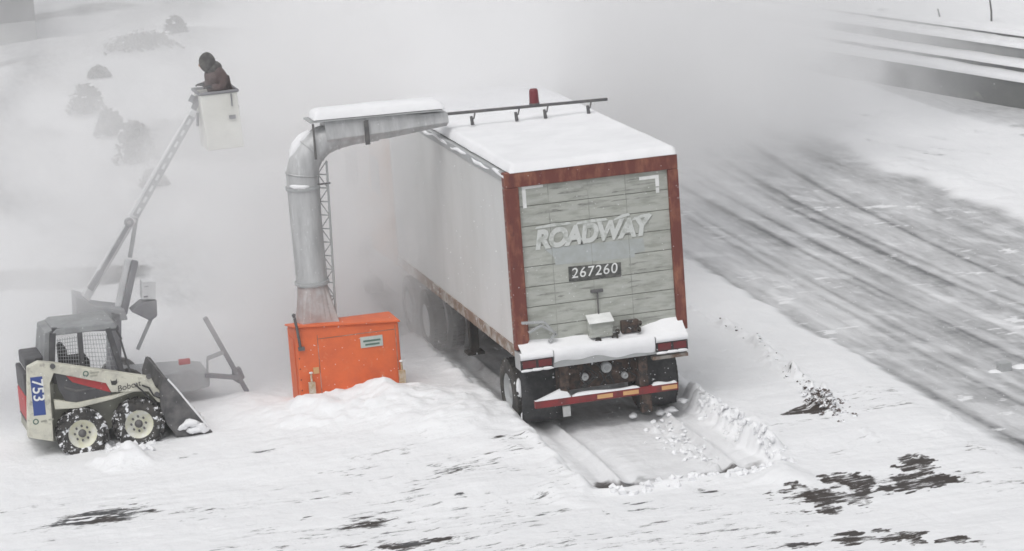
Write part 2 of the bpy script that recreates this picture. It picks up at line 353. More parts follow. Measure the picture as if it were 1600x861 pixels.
# ridge of clods beside the lane
ridge = [G(1070, 492), G(1135, 522), G(1185, 552), G(1235, 600), G(1275, 632), G(1305, 655)]
for i in range(len(ridge)-1):
    d, t = seg(ridge[i], ridge[i+1], X+.3*(wx-X), Y)
    k = (i+1)/len(ridge); n = fbm(X*7, Y*4, 121, 3)
    H += (.03+.09*k*k)*np.exp(-(d/(.10+.10*k))**2)*(.2+1.6*sstep(.4, .7, n))
    A = np.maximum(A, (.25+.35*k)*np.exp(-(d/(.08+.10*k))**2)*sstep(.48, .62, fbm(X*9, Y*5, 123, 3)))
for i, (a, b) in enumerate([((1490, 640), (1470, 690)), ((1470, 690), (1425, 735)), ((1345, 688), (1385, 700)), ((1085, 590), (1130, 632)), ((1175, 655), (1200, 680))]):
    d, t = seg(G(*a), G(*b)); n = fbm(X*8, Y*5, 130+i, 3)
    H += .03*np.exp(-(d/.12)**2)*sstep(.5, .7, n); A = np.maximum(A, .35*np.exp(-(d/.10)**2)*sstep(.55, .65, n))
# --- road on the right: thin packed snow over asphalt, worn into streaks
E0 = 4.55 + .35*(fbm(Y*.5, X*0, 141, 4)-.5) + .12*(fbm(Y*3, X*0, 143, 3)-.5) ; E1 = 11.3 + 1.1*(fbm(Y*.6, X*0, 151, 4)-.5)
inroad = sstep(E0-.05, E0+.22, X)*sstep(E1+.25, E1-.35, X)
XB = X + .8*np.sin(Y*.09+1.0)
s1 = fbm(XB*1.3, Y*.05, 161, 4, .6); s2 = .7*fbm(XB*4.0, Y*.04, 163, 4, .6)+.3*fbm(XB*11, Y*.10, 164, 3); s3 = fbm(XB*2.0, Y*.6, 167, 4)
roadA = .43 + .55*(s1-.5) + .30*(s2-.5) + .28*(s3-.5) - .17*sstep(6.8, 4.8, X)*sstep(-1, 5, Y)
roadA += .18*np.exp(-((X-E0-.35)/.14)**2)
for xc, wd, st in ((5.9, .16, .16), (7.2, .20, .24), (7.7, .12, .18), (8.5, .18, .24), (9.6, .26, .22), (10.5, .18, .24)):
    roadA += st*np.exp(-((XB-xc-.3-.5*(fbm(Y*.06, X*0, int(xc*7))-.5))/wd)**2)*sstep(.25, .5, fbm(Y*.2, X*0, int(xc*9), 3))
for xc, wd, st in ((5.55, .05, .20), (6.35, .06, .22), (6.62, .04, .16), (7.35, .06, .28), (7.95, .05, .22), (8.9, .07, .26), (9.25, .05, .20), (10.1, .07, .26)):
    cv = XB-xc-.25*np.sin(Y*.11+xc)-.12*(fbm(Y*.12, X*0, int(xc*13))-.5); roadA += st*np.exp(-(cv/wd)**2)*(.55+.45*sstep(.3, .55, fbm(Y*.25, X*0, int(xc*31), 3))); roadA -= .12*np.exp(-((cv-.16)/.07)**2)
bl = sstep(.60, .70, fbm(X*2.0, Y*1.1+X, 171, 4)); roadA -= .16*bl
fl_ = sstep(.70, .76, fbm(X*2.2-Y*.5, Y*5.0+X*.6, 177, 4))*sstep(.45, .6, fbm(X*.5, Y*.4, 178, 3)); roadA -= .5*fl_
A = np.where(inroad > 0, np.maximum(A, inroad*np.clip(roadA, .04, .85)), A)
H = H*(1-.75*inroad) + inroad*(.10*0 + .014*fbm(X*7, Y*.7, 173, 4))
H += .16*np.exp(-((X-E1-.5)/.6)**2)*fbm(X*2, Y*2, 175, 4)*(Y > -6)
H += .05*sstep(E0, E0-.5, X)*sstep(1.6, 4.0, X)
# grey scraped strip below the wall and flecks on the snow before it
wl0, wl1 = Vector((16.75, 21.5, 0)), Vector((14.6, 31.5, 0))
d, t = seg((17.9, 16, 0), (13.2, 38, 0)); A = np.maximum(A, .42*sstep(1.9, .8, d+.8*(fbm(X, Y*.7, 181)-.5)+.4*(fbm(X*4, Y*3, 183)-.5)))
A = np.maximum(A, .5*(X > E1+.4)*(X < 17)*(Y < 34)*sstep(.63, .70, fbm(X*3.2+Y*.8, Y*.8, 187, 4)))
# cleared strip behind the lift, running away to the right, and the far kerb line
d, t = seg(G(-40, 440), G(150, 432), wx, Y+(wy-Y)*1.2); A = np.maximum(A, .9*sstep(1.4, .8, d))
d, t = seg(G(310, 252), G(640, 232), wx, wy); A = np.maximum(A, .85*sstep(1.9, 1.1, d))
d, t = seg(G(-60, 205), G(60, 185), wx, wy); A = np.maximum(A, .6*sstep(1.2, .5, d))
d, t = seg(G(-60, 275), G(70, 268), wx, wy); A = np.maximum(A, .6*sstep(1.0, .3, d))
A = np.maximum(A, (.14+.40*sstep(.42, .7, fbm(X*.28, Y*.10, 191, 4)))*sstep(7, 12, Y)*sstep(3.9, 3.2, X-.22*(Y-10))*(Y < 75))  # mottled grey in the far left snow stands in for its dimmer light
d, t = seg(G(-80, 52), G(170, 18), X, Y); A = np.maximum(A, .8*sstep(1.6, .7, d))
d, t = seg(G(230, 12), G(460, -12), X, Y); A = np.maximum(A, .35*sstep(1.6, .7, d))
# --- snow piled before the blower, by the loader's wheels, ploughed banks behind
def pile(px, py, hw, hh, h, rough=.5, sd=0):
    global H
    c = G(px, py); d = ell(c, hw/100, hh/20.5, math.radians(3), X+.6*(wx-X), Y+.5*(wy-Y))
    H = H + h*sstep(1.2, .3, d)*(1-rough*.5+rough*fbm(X*3.2, Y*3.2, 200+sd, 4))
pile(545, 652, 150, 26, .17, 1.2, 1); pile(690, 655, 120, 36, .16, 1.0, 2); pile(500, 652, 42, 14, .09, 1.2, 3); pile(585, 640, 60, 12, .06, 1.6, 4)
pile(770, 690, 90, 34, .12, .4, 5); pile(198, 720, 50, 13, .15, 2.0, 6);  pile(540, 690, 260, 45, .10, .4, 8)
pile(885, 775, 40, 12, .08, .5, 10); pile(1225, 752, 40, 12, .10, .8, 11)
pile(400, 640, 90, 25, .12, .6, 13)
H = np.where((din > .0) & (Y < 8), np.minimum(H, .07), H)
far = sstep(22, 32, Y)*sstep(14, 8, X-.25*(Y-30))
H += far*(1.5*np.exp(-ell((-1.5, 40), 9, 9, 0)**2)+1.1*np.exp(-ell((-8, 30), 7, 6, 0)**2) + .8*(fbm(X*.16, Y*.13, 211, 4)-.5))
H += 1.42*sstep(.2, 2.0, (X-16.75+.215*(Y-21.5)))*(Y > 2)       # bank held by the stepped wall
H = np.maximum(H, -.1)
A = np.clip(A, 0, 1.5)
CR = sstep(4.7, 4.3, X)*(1-lane)*sstep(9, 6, Y) + .75*sstep(E1-.2, E1+.3, X)*(Y < 34)*(X < 15.2) + .14 - .06*inroad
CR = np.clip(CR, 0, 1)
A = np.maximum(A, .43*sstep(4.5, 4.2, X)*sstep(2.2, -1.0, Y)*(1-lane)*sstep(.36, .60, fbm(X*.8, Y*1.2, 231, 3)))
def gh(x, y):
    i = int(np.clip(np.searchsorted(gx, x), 1, len(gx)-1)); j = int(np.clip(np.searchsorted(gy, y), 1, len(gy)-1))
    return float(H[j, i])
ny, nx = X.shape
me = bpy.data.meshes.new('snow_ground'); me.vertices.add(nx*ny)
co = np.stack([X, Y, H], -1).astype(np.float32).reshape(-1); me.vertices.foreach_set('co', co)
jj, ii = np.meshgrid(np.arange(ny-1), np.arange(nx-1), indexing='ij'); a0 = (jj*nx+ii).reshape(-1)
loops = np.stack([a0, a0+1, a0+nx+1, a0+nx], -1).astype(np.int32).reshape(-1); nf = len(a0)
me.loops.add(nf*4); me.loops.foreach_set('vertex_index', loops); me.polygons.add(nf)
me.polygons.foreach_set('loop_start', np.arange(0, nf*4, 4, dtype=np.int32))
me.polygons.foreach_set('use_smooth', np.ones(nf, dtype=bool))
at = me.attributes.new('bare', 'FLOAT', 'POINT'); at.data.foreach_set('value', A.astype(np.float32).reshape(-1))
at = me.attributes.new('crisp', 'FLOAT', 'POINT'); at.data.foreach_set('value', CR.astype(np.float32).reshape(-1))
Bn = (X < 4.5)*np.clip(.8*sstep(-.5, 1.0, X)*sstep(0, -2, Y) + triM + .8*sstep(.45, .6, fbm(X*2.2, Y*1.6, 221)), 0, 1)
at = me.attributes.new('brown', 'FLOAT', 'POINT'); at.data.foreach_set('value', Bn.astype(np.float32).reshape(-1))
me.update(); me.validate()
ground = bpy.data.objects.new('ground', me); COL.objects.link(ground); tag(ground, kind='structure')
gm = bpy.data.materials.new('snow_over_asphalt'); gm.use_nodes = True; n = gm.node_tree; L = n.links; b = n.nodes['Principled BSDF']
def nd(t, **k):
    o = n.nodes.new(t)
    for a, v in k.items(): setattr(o, a, v)
    return o
ab = nd('ShaderNodeAttribute', attribute_name='bare'); br = nd('ShaderNodeAttribute', attribute_name='brown')
tc = nd('ShaderNodeTexCoord')
def noise(scale, det=5, stretch=None):
    o = nd('ShaderNodeTexNoise'); o.inputs['Scale'].default_value = scale; o.inputs['Detail'].default_value = det
    if stretch:
        mp = nd('ShaderNodeMapping'); mp.inputs['Scale'].default_value = stretch; L.new(tc.outputs['Object'], mp.inputs[0]); L.new(mp.outputs[0], o.inputs['Vector'])
    else: L.new(tc.outputs['Object'], o.inputs['Vector'])
    return o
def math_(op, a, b_=None, clamp=False):
    o = nd('ShaderNodeMath', operation=op); o.use_clamp = clamp
    for i, v in enumerate((a, b_)):
        if v is None: continue
        if isinstance(v, (int, float)): o.inputs[i].default_value = v
        else: L.new(v, o.inputs[i])
    return o.outputs[0]
def mixc(f, a, b_):
    o = nd('ShaderNodeMix', data_type='RGBA')
    if isinstance(f, (int, float)): o.inputs[0].default_value = f
    else: L.new(f, o.inputs[0])
    for i, v in ((6, a), (7, b_)):
        if isinstance(v, tuple): o.inputs[i].default_value = (*v, 1)
        else: L.new(v, o.inputs[i])
    return o.outputs[2]
n1 = noise(9, 6); n2 = noise(1.2, 5); n3 = noise(40, 3); n4 = noise(5, 5, (1, .35, 1))
# break the edge of the bare areas up with finer grain than the mesh carries
n5 = noise(1.0, 5, (9, 1.6, 4))
edge = math_('MULTIPLY', math_('SUBTRACT', n5.outputs[0], .5), math_('MULTIPLY', math_('MULTIPLY', ab.outputs['Fac'], math_('SUBTRACT', 1.15, ab.outputs['Fac'], True)), 1.5))
soft = math_('ADD', ab.outputs['Fac'], edge, True)
cr = nd('ShaderNodeAttribute', attribute_name='crisp')
f1 = noise(1.0, 8, (4.5, 15, 6)); f1.inputs['Roughness'].default_value = .72
f2 = noise(1.0, 6, (1.3, 5, 3))
grain = math_('ADD', math_('MULTIPLY', math_('SUBTRACT', f1.outputs[0], .5), 2.6), math_('MULTIPLY', math_('SUBTRACT', f2.outputs[0], .5), 1.6))
hard = math_('MULTIPLY', math_('ADD', math_('SUBTRACT', ab.outputs['Fac'], .62), grain), 3.6, True)
hard = math_('MULTIPLY', hard, math_('MULTIPLY', ab.outputs['Fac'], 2.2, True))
fac = nd('ShaderNodeMix'); L.new(cr.outputs['Fac'], fac.inputs[0]); L.new(soft, fac.inputs[2]); L.new(hard, fac.inputs[3]); fac = fac.outputs[0]
snowc = mixc(math_('MULTIPLY', n2.outputs[0], .9), (0.86, 0.865, 0.875), (0.76, 0.768, 0.785))
bare = mixc(br.outputs['Fac'], (0.085, 0.088, 0.092), (0.050, 0.038, 0.032))
bare = mixc(math_('MULTIPLY', n3.outputs[0], .5), bare, (0.03, 0.028, 0.028))
L.new(mixc(fac, snowc, bare), b.inputs['Base Color'])
b.inputs['Roughness'].default_value = .7; b.inputs['Specular IOR Level'].default_value = .25
bp = nd('ShaderNodeBump'); bp.inputs['Strength'].default_value = .5; bp.inputs['Distance'].default_value = .03
hsum = math_('ADD', math_('MULTIPLY', n1.outputs[0], .7), math_('ADD', math_('MULTIPLY', n4.outputs[0], 1.2), math_('ADD', math_('MULTIPLY', n3.outputs[0], .2), math_('ADD', math_('MULTIPLY', f1.outputs[0], .9), math_('MULTIPLY', f2.outputs[0], 1.3)))))
L.new(hsum, bp.inputs['Height']); L.new(bp.outputs[0], b.inputs['Normal'])
me.materials.append(gm)

# ------------------------------------------------------------------ far setting: building corner, stepped wall, posts, shrubs
c = G(55, 27, 1.0)
bd = thing('building', (c.x-6, c.y+3, .3), 'flat roofed grey building whose corner shows in the top left of the photo', 'building')
fx, fy = c.x, c.y
MB().box((fx-14, fy, .1), (fx, fy+10, 6)).build('wall', 'facade', bd)
MB().box((fx-14.3, fy-.3, 6.003), (fx+.3, fy+10.3, 6.4)).build('roof', 'concretelight', bd)
for k in range(3):
    wn = MB().box((fx-3.2-3.5*k, fy-.04, 2.2), (fx-1.6-3.5*k, fy-.004, 3.6)).build('window', 'glass', bd)
MB().box((fx-14, fy-.08, .1), (fx-.02, fy-.003, .9)).build('plinth', 'concretelight', bd)

wd = Vector((-.215, 1, 0)).normalized(); wn_ = Vector((wd.y, -wd.x, 0))      # along the wall, and away from the road
def wallpt(s_, off, z): return Vector((16.66, 22.12, 0)) + wd*s_ + wn_*off + Vector((0, 0, z))
rw = thing('retaining_wall', wallpt(0, 0, 0), 'long stepped grey concrete retaining wall with snow on its ledges, beyond the road', 'wall')
capm = MB()
tiers = [(0.0, .0, .62, 'concrete'), (.6, .62, .80, 'concrete'), (1.15, .80, 1.12, 'concretelight'), (1.55, 1.12, 1.32, 'concrete')]
S0, S1 = -9, 34
for k, (off, z0, z1, mm) in enumerate(tiers):
    nxt = tiers[k+1][0] if k < 3 else off+.5
    p = [wallpt(S0, off, -.3), wallpt(S1, off, -.3), wallpt(S1, nxt+.02*(k < 3)+.3, -.3), wallpt(S0, nxt+.02*(k < 3)+.3, -.3)]
    MB().prism(p, (0, 0, z1+.3)).build('wall_tier', mm, rw, bevel=.015)
    # snow lying on the ledge, uneven along its length
    N = 120; th = .07 if k != 0 else .09
    rows = []
    for i in range(N+1):
        s_ = S0+(S1-S0)*i/N; e = .01*math.sin(i*.9+k*2)+.01*math.sin(i*2.3+k); t_ = th*(1+.12*math.sin(i*.37+k*2)+.1*math.sin(i*1.1+k))
        rows.append([wallpt(s_, off-.03+e*.5, z1-.01), wallpt(s_, off-.02+e*.5, z1+t_*.8), wallpt(s_, off+.12, z1+t_), wallpt(s_, nxt+.3, z1+t_), wallpt(s_, nxt+.3, z1-.02)])
    vs = [q for r_ in rows for q in r_]; fs = [(i*5+j, (i+1)*5+j, (i+1)*5+j+1, i*5+j+1) for i in range(N) for j in range(4)]
    capm.add(vs, fs, True)
tag(capm.build('ledge_snow', 'snow'), 'white snow lying along the ledges of the stepped wall', 'snow', kind='stuff')

def stake(px, py, ztop, zb, refl, label):
    c = G(px, py, zb); t = thing('marker_post', c, label, 'post', group='thin marker posts behind the stepped wall')
    MB().tube([c-Vector((0, 0, .2)), c+Vector((.02, 0, ztop*.5)), c+Vector((-.03, 0, ztop))], [.028, .025, .02], 8).build('pole', 'post', t)
    if refl: MB().box((c.x-.09, c.y-.02, c.z+ztop-.16), (c.x+.05, c.y-.002, c.z+ztop)).build('reflector', 'post', t)
stake(1549, 48, .95, 1.2, True, 'taller dark marker post standing near the right end behind the wall')
stake(1468, 40, .42, 1.2, False, 'short thin marker post left of the taller one behind the wall')

def shrub(px, py, w_, h_, sd, label):
    c = G(px, py, 1.0); c.z = gh(c.x, c.y); rnd = random.Random(sd)
    t = thing('shrub', c, label, 'shrub', group='snow laden shrubs on the far bank')
    m_ = MB(); lf = MB(); sn = MB()
    for k in range(26):
        a = rnd.uniform(0, 6.28); l = rnd.uniform(.4, 1)
        tip = c+Vector((math.cos(a)*w_*.5*l, math.sin(a)*w_*.4*l, h_*rnd.uniform(.45, 1)))
        mid = c.lerp(tip, .5)+Vector((rnd.uniform(-.1, .1), 0, .1))
        m_.tube([c+Vector((rnd.uniform(-.2, .2)*w_, 0, -.1)), mid, tip], [.03, .018, .008], 5)
        for q in range(26):
            xx = max(-1, min(1, rnd.gauss(0, .45))); p = c+Vector((xx*w_*.62, rnd.gauss(0, .25)*w_, h_*(.05+.95*rnd.random()*(1-abs(xx)**3))))
            d = Vector((rnd.gauss(0, 1), rnd.gauss(0, 1), rnd.gauss(0, 1))).normalized(); e = d.orthogonal().normalized()*.03
            lf.add([p-d*.07, p+e, p+d*.07, p-e], [(0, 1, 2, 3)])
        if rnd.random() < .2: sn.blob(tip+Vector((0, 0, .02)), .07, .06, .03, sd*40+k, .2, 1)
    m_.build('branches', 'shrub', t); lf.build('foliage', 'shrub', t); sn.build('snow_clump', 'snow', t)
for i, a in enumerate([(137, 180, 0.72, 0.63, 'shrub at the left end of the row on the far bank'),
        (172, 192, 0.58, 0.57, 'shrub between the leftmost shrub of the row and the tallest one'),
        (210, 208, 0.80, 0.93, 'tallest darkest shrub in the middle of the far bank'),
        (236, 226, 0.49, 0.36, 'low shrub at the lower right end of the row on the far bank'),
        (158, 148, 0.43, 0.24, 'small lone shrub above the left end of the row'),
        (222, 108, 1.59, 0.38, 'broad low shrub on top of the bank behind the man in the basket'),
        (278, 86, 0.51, 0.45, 'small shrub highest on the bank, nearest the man in the basket')]):
    shrub(a[0], a[1], a[2], a[3], 400+i, a[4])

c = G(1569, 582)
cb = thing('marker_block', (c.x, c.y, 0), 'small grey block with snow round its foot, on the road at the right edge', 'block')
MB().box((c.x-.09, c.y-.09, -.05), (c.x+.09, c.y+.09, .17)).build('block', 'rail', cb, bevel=.01)
sm = MB().blob((c.x-.14, c.y-.02, .01), .13, .1, .05, 5, .3).blob((c.x+.3, c.y+.05, .0), .2, .15, .06, 6, .3)
tag(sm.build('snow_heap', 'snow'), 'white snow heaped round the small grey block', 'snow', kind='stuff')

# ------------------------------------------------------------------ trailer
TL, TW, Z0, Z1 = 7.7, 1.3, 1.2, 3.94
tr = thing('semi_trailer', (0, 3.8, 0), 'white box semi trailer with rust red rear frame and weathered grey rear door', 'trailer')
lw = MB().box((-TW, .12, Z0+.16), (-TW+.04, TL, Z1-.10))
lwo = lw.build('side_wall', 'trailerside', tr)
MB().box((TW-.04, .12, Z0+.16), (TW, TL, Z1-.10)).build('side_wall', 'trailerside', tr)
MB().box((-TW+.04, TL-.05, Z0+.16), (TW-.04, TL-.002, Z1-.1)).build('front_wall', 'trailerside', tr)
MB().box((-TW+.02, .12, Z1-.04), (TW-.02, TL, Z1-.005)).build('roof', 'rail', tr)
for s_ in (-1, 1):
    MB().box((s_*TW-.025*s_, .12, Z1-.12), (s_*(TW+.018), TL, Z1+.012)).build('top_rail', 'rail', tr, bevel=.008)
    MB().box((s_*(TW-.05), .14, Z0), (s_*(TW+.02), TL, Z0+.17)).build('bottom_rail', 'dirtyrail', tr, bevel=.008)
MB().box((-TW+.05, .12, Z0+.06), (TW-.05, TL-.05, Z0+.14)).build('floor', 'undark', tr)
# rear frame
FR = .17
hd = MB().box((-TW-.02, -.03, Z1-.20), (TW+.02, .14, Z1+.02)).build('rear_header', 'rustred', tr, bevel=.012)
for s_ in (-1, 1):
    w_ = .185 if s_ < 0 else .135
    MB().prism([(s_*(TW+.022), -.035, Z0+.12), (s_*(TW+.022), -.035, Z1-.202), (s_*(TW-w_), -.035, Z1-.202), (s_*(TW-w_), -.035, Z0+.26), (s_*(TW-w_+.06), -.035, Z0+.12)], (0, .17, 0)).build('rear_post', 'rustred', tr, bevel=.015)
rvt = MB()
for s_ in (-1,):
    for k in range(26):
        z = Z0+.25+.095*k; rvt.lathe((-TW-.022, .05, z), (-1, 0, 0), [(0, .014), (.008, .01), (.01, 0.0001)], 8)
rvt.build('rivet_row', 'dirtyrail', tr)
# door
dx0, dx1 = -TW+.185, TW-.135
dm = MB(); NZ = 8; zb, zt = Z0+.13, Z1-.2
dh = (zt-zb)/NZ
for k in range(NZ):
    dm.box((dx0, .022, zb+k*dh+.0045), (dx1, .06, zb+(k+1)*dh-.0045))
door = dm.build('rear_door', 'door', tr, bevel=.006)
MB().box((dx0, .045, zb), (dx1, .08, zt)).build('door_backing', 'seam', door)
tk = MB()
for px_ in (863, 925, 984):
    x = PY(px_, 400, .02).x
    for k in range(NZ):
        tk.box((x-.003, .018, zb+k*dh+.006), (x+.005, .0212, zb+(k+1)*dh-.006))
tk.build('panel_stiles', 'letterremain', door)
# dents and streaks of frozen dirt in each board
rnd = random.Random(4); ds = MB()
for k in range(60):
    x = rnd.uniform(dx0+.05, dx1-.5); z = rnd.choice(range(NZ))*dh+zb+rnd.uniform(.05, dh-.05); l = rnd.uniform(.12, .5)
    if abs(z-2.75) < .35: continue
    ds.add([(x, .0195, z-.008), (x+l*.5, .0195, z-.014+rnd.uniform(-.01, .01)), (x+l, .0195, z), (x+l*.6, .0195, z+.012), (x+l*.2, .0195, z+.01)], [(0, 1, 2, 3, 4)])
ds.build('dirt_streak', 'letterremain', door)
yd = .014
p0 = PY(836, 389, yd); p1 = PY(1012, 372, yd)
wtxt = (p1.x-p0.x)
xd = Vector((1, 0, .012))
pa = MB().add([PY(850, 388, .019), PY(1005, 372, .019), PY(1008, 392, .019), PY(992, 396, .019), PY(992, 402, .019), PY(868, 414, .019), PY(866, 402, .019)], [tuple(range(7))]).build('faded_patch', 'fadedpatch', door)
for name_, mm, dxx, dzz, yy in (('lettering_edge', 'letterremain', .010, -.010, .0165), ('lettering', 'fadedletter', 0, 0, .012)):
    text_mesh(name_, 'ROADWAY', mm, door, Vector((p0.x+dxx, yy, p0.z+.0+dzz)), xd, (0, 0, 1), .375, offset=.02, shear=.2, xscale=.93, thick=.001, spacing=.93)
ed = MB()
for a_, b_ in (((836, 358), (893, 350)), ((900, 351), (950, 344)), ((958, 345), (985, 336)), ((987, 345), (1018, 336))):
    A_, B_ = PY(*a_, .012), PY(*b_, .012); ed.add([A_, B_, B_+Vector((-.03, 0, .035)), A_.lerp(B_, .5)+Vector((0, 0, .05)), A_+Vector((.02, 0, .03))], [(0, 1, 2, 3, 4)])
ed.build('peeled_paint', 'fadedletter', door)
q0 = PY(889, 440, .014); q1 = PY(971, 432, .014); q2 = PY(888, 417, .014); q3 = PY(970, 410, .014)
nb = MB().prism([q0, q1, q3, q2], (0, .005, 0)).build('number_plate', 'stencil', door)
text_mesh('number', '267260', 'white', nb, (q0.x+.04, .010, q0.z+.045), (1, 0, .0), (0, 0, 1), .215, offset=.001, shear=.12, thick=.001, spacing=1.12)
# reflective corner marks
def cornermark(pts):
    m_ = MB()
    for a_, b_ in pts: m_.box((a_[0], .013, a_[1]), (b_[0], .0205, b_[1]))
    m_.build('reflective_mark', 'white', door)
a_ = PY(815, 291, .014); cornermark([((a_.x, a_.z-.05), (a_.x+.32, a_.z)), ((a_.x, a_.z-.33), (a_.x+.055, a_.z-.052))])
a_ = PY(1029, 273, .014); cornermark([((a_.x-.30, a_.z-.05), (a_.x, a_.z)), ((a_.x-.055, a_.z-.17), (a_.x, a_.z-.052))])
a_ = PY(1028, 297, .014); cornermark([((a_.x-.03, a_.z-.04), (a_.x+.02, a_.z+.04))])
# latch, rod, box, bumper
a_ = PY(932, 455, 0)
MB().box((a_.x-.09, -.02, a_.z-.02), (a_.x+.1, .018, a_.z+.03)).build('door_handle', 'steel', door, bevel=.01)
MB().tube([(a_.x+.01, .0, a_.z-.02), (a_.x+.01, .0, Z0+.35)], .012, 8).build('lock_rod', 'steel', door)
a_ = PY(936, 520, -.02)
lb = MB().box((a_.x-.17, -.16, a_.z-.04), (a_.x+.18, .012, a_.z+.20)).build('licence_plate_box', 'door', tr, bevel=.02)
MB().prism([(a_.x-.2, -.22, a_.z+.19), (a_.x+.19, -.22, a_.z+.19), (a_.x+.2, .012, a_.z+.275), (a_.x-.18, .012, a_.z+.275)], (0, 0, .012)).build('box_lid', 'white', lb, bevel=.005)
for (px_, py_, r_) in ((935, 533, .05), (942, 537, .045), (930, 538, .04), (961, 526, .05), (965, 518, .035), (998, 515, .035), (1000, 505, .03)):
    c = PY(px_, py_, -.14); MB().lathe(c, (0.3, 1, .2), [(-.03, r_*.55), (-.03, r_), (.03, r_), (.03, r_*.55), (-.03, r_*.55)], 14).build('chain_link', 'undark', tr)
a_ = PY(983, 508, 0); MB().box((a_.x-.14, -.10, a_.z-.1), (a_.x+.13, .012, a_.z+.09)).build('rubber_dock_pad', 'brown', tr, bevel=.02)
a_ = PY(845, 520, 0)
stp = MB(); F_ = lambda x, y, yy=-.08: PY(x, y, yy)
for p_, q_ in (((826, 520), (845, 508)), ((845, 508), (868, 520)), ((868, 520), (858, 535)), ((815, 505), (850, 503)), ((850, 503), (870, 524))):
    stp.beam(F_(*p_), F_(*q_), .05, .035)
stp.build('folding_step', 'rail', tr, bevel=.004)
# sill and lamps
sill = MB().box((-TW-.02, -.22, Z0-.16), (TW-.05, .12, Z0+.10)).build('rear_sill', 'rail', tr, bevel=.012)
for s_ in (-1, 1):
    cx_ = -1.085 if s_ < 0 else .99
    lo = MB().box((cx_-.245, -.262, Z0-.15), (cx_+.245, -.222, Z0+.02)).build('tail_light', 'black', tr, bevel=.006)
    for q in (-1, 1): MB().box((cx_+q*.12-.10, -.272, Z0-.10), (cx_+q*.12+.10, -.2635, Z0+.005)).build('lens', 'lens', lo, bevel=.004)
# under-ride guard
gz = .50
gb = MB().box((-1.13, -.16, gz-.055), (1.08, -.08, gz+.055)).build('underride_guard', 'redtape', tr, bevel=.006)
for x in (-.18, .22, .82): MB().box((x, -.164, gz-.03), (x+.24, -.1605, gz+.03)).build('reflective_tape', 'ortape', gb)
for x in (-.66, .56):
    MB().box((x-.07 , -.14, gz+.057), (x+.07, .1, Z0-.16)).build('guard_post', 'brown', tr, bevel=.01)
MB().box((.50, -.155, .16), (.66, -.05, gz-.057)).build('guard_post', 'brown', tr, bevel=.01)
# chassis and suspension
um = MB()
for s_ in (-1, 1): um.box((s_*.52-.05, .02, .86), (s_*.52+.05, TL-.3, 1.2))
um.build('chassis_rail', 'undark', tr)
cm = MB()
for k in range(17): cm.box((-1.22, .2+.45*k, 1.09), (1.22, .27+.45*k, 1.24))
cm.build('cross_members', 'undark', tr)
MB().box((-.62, .0, .62), (.62, .05, 1.03)).build('rear_crossplate', 'brown', tr, bevel=.01)
for x, z, r_ in ((.02, .90, .085), (-.32, .80, .06), (.30, .74, .05)): MB().lathe((x, .0, z), (0, -1, 0), [(0, r_), (.05, r_), (.08, r_*.8), (.08, r_*.45), (.06, r_*.4), (.06, .0001)], 16).build('brake_chamber', 'rail', tr)
rnd = random.Random(8)
for k in range(7):
    x = rnd.uniform(-.5, .4); MB().tube([(x, -.02, .98), (x+rnd.uniform(-.1, .2), -.06, .8), (x+rnd.uniform(-.1, .3), -.03, .64)], .014, 6).build('air_hose', 'black', tr)
MB().cyl((-.95, .92, .5), (.95, .92, .5), .07).build('axle', 'undark', tr)
sp = MB()
for s_ in (-.52, .52): sp.box((s_-.06, .3, .6), (s_+.06, 1.6, .72)); sp.box((s_-.09, .75, .55), (s_+.09, 1.1, .86))
sp.build('leaf_spring', 'undark', tr)
def wheel(parent, c, r_, w_, tm='tyre', rm='steel', side=-1, rimr=.56, local=False, lug=0):
    ax = (0, 0, 0)
    x, y, z = c
    axis_ = (side, 0, 0)
    t = MB().lathe(c, axis_, [(-w_/2, r_*rimr), (-w_/2, r_*.80), (-w_*.46, r_*.94), (-w_*.36, r_*.995), (0, r_), (w_*.36, r_*.995), (w_*.46, r_*.94), (w_/2, r_*.80), (w_/2, r_*rimr), (w_*.40, r_*rimr)], 40)
    return t, axis_
def truck_wheel(parent, c, r_, w_, side):
    t, ax = wheel(parent, c, r_, w_, side=side)
    g = MB()
    for k in range(40):
        a = 2*math.pi*k/40; u = Vector((0, math.cos(a), math.sin(a)))
        for q in (-.3, 0, .3):
            p = Vector(c)+u*(r_-.004)+Vector((q*w_, 0, 0)); g.beam(p-Vector((w_*.12, 0, 0)), p+Vector((w_*.12, 0, 0)), r_*.09, .022, up=u)
    t.v += []; t.add(g.v, g.f)
    to = t.build('tyre', 'tyre', parent)
    rm = MB().lathe(c, ax, [(w_*.42, r_*.57), (w_*.44, r_*.52), (w_*.25, r_*.50), (w_*.12, r_*.42), (w_*.12, r_*.22), (w_*.30, r_*.2), (w_*.32, .0001)], 28)
    for k in range(8):
        a = 2*math.pi*k/8; p = Vector(c)+Vector((side*w_*.12, math.cos(a)*r_*.32, math.sin(a)*r_*.32)); rm.cyl(p, p+Vector((side*.03, 0, 0)), .016, 6)
    rm.build('rim', 'rail', to)
for s_ in (-1, 1):
    for off in (1.14, .83): truck_wheel(tr, (s_*off+(.02 if s_ > 0 else 0), .92, .49), .50, .25, s_)
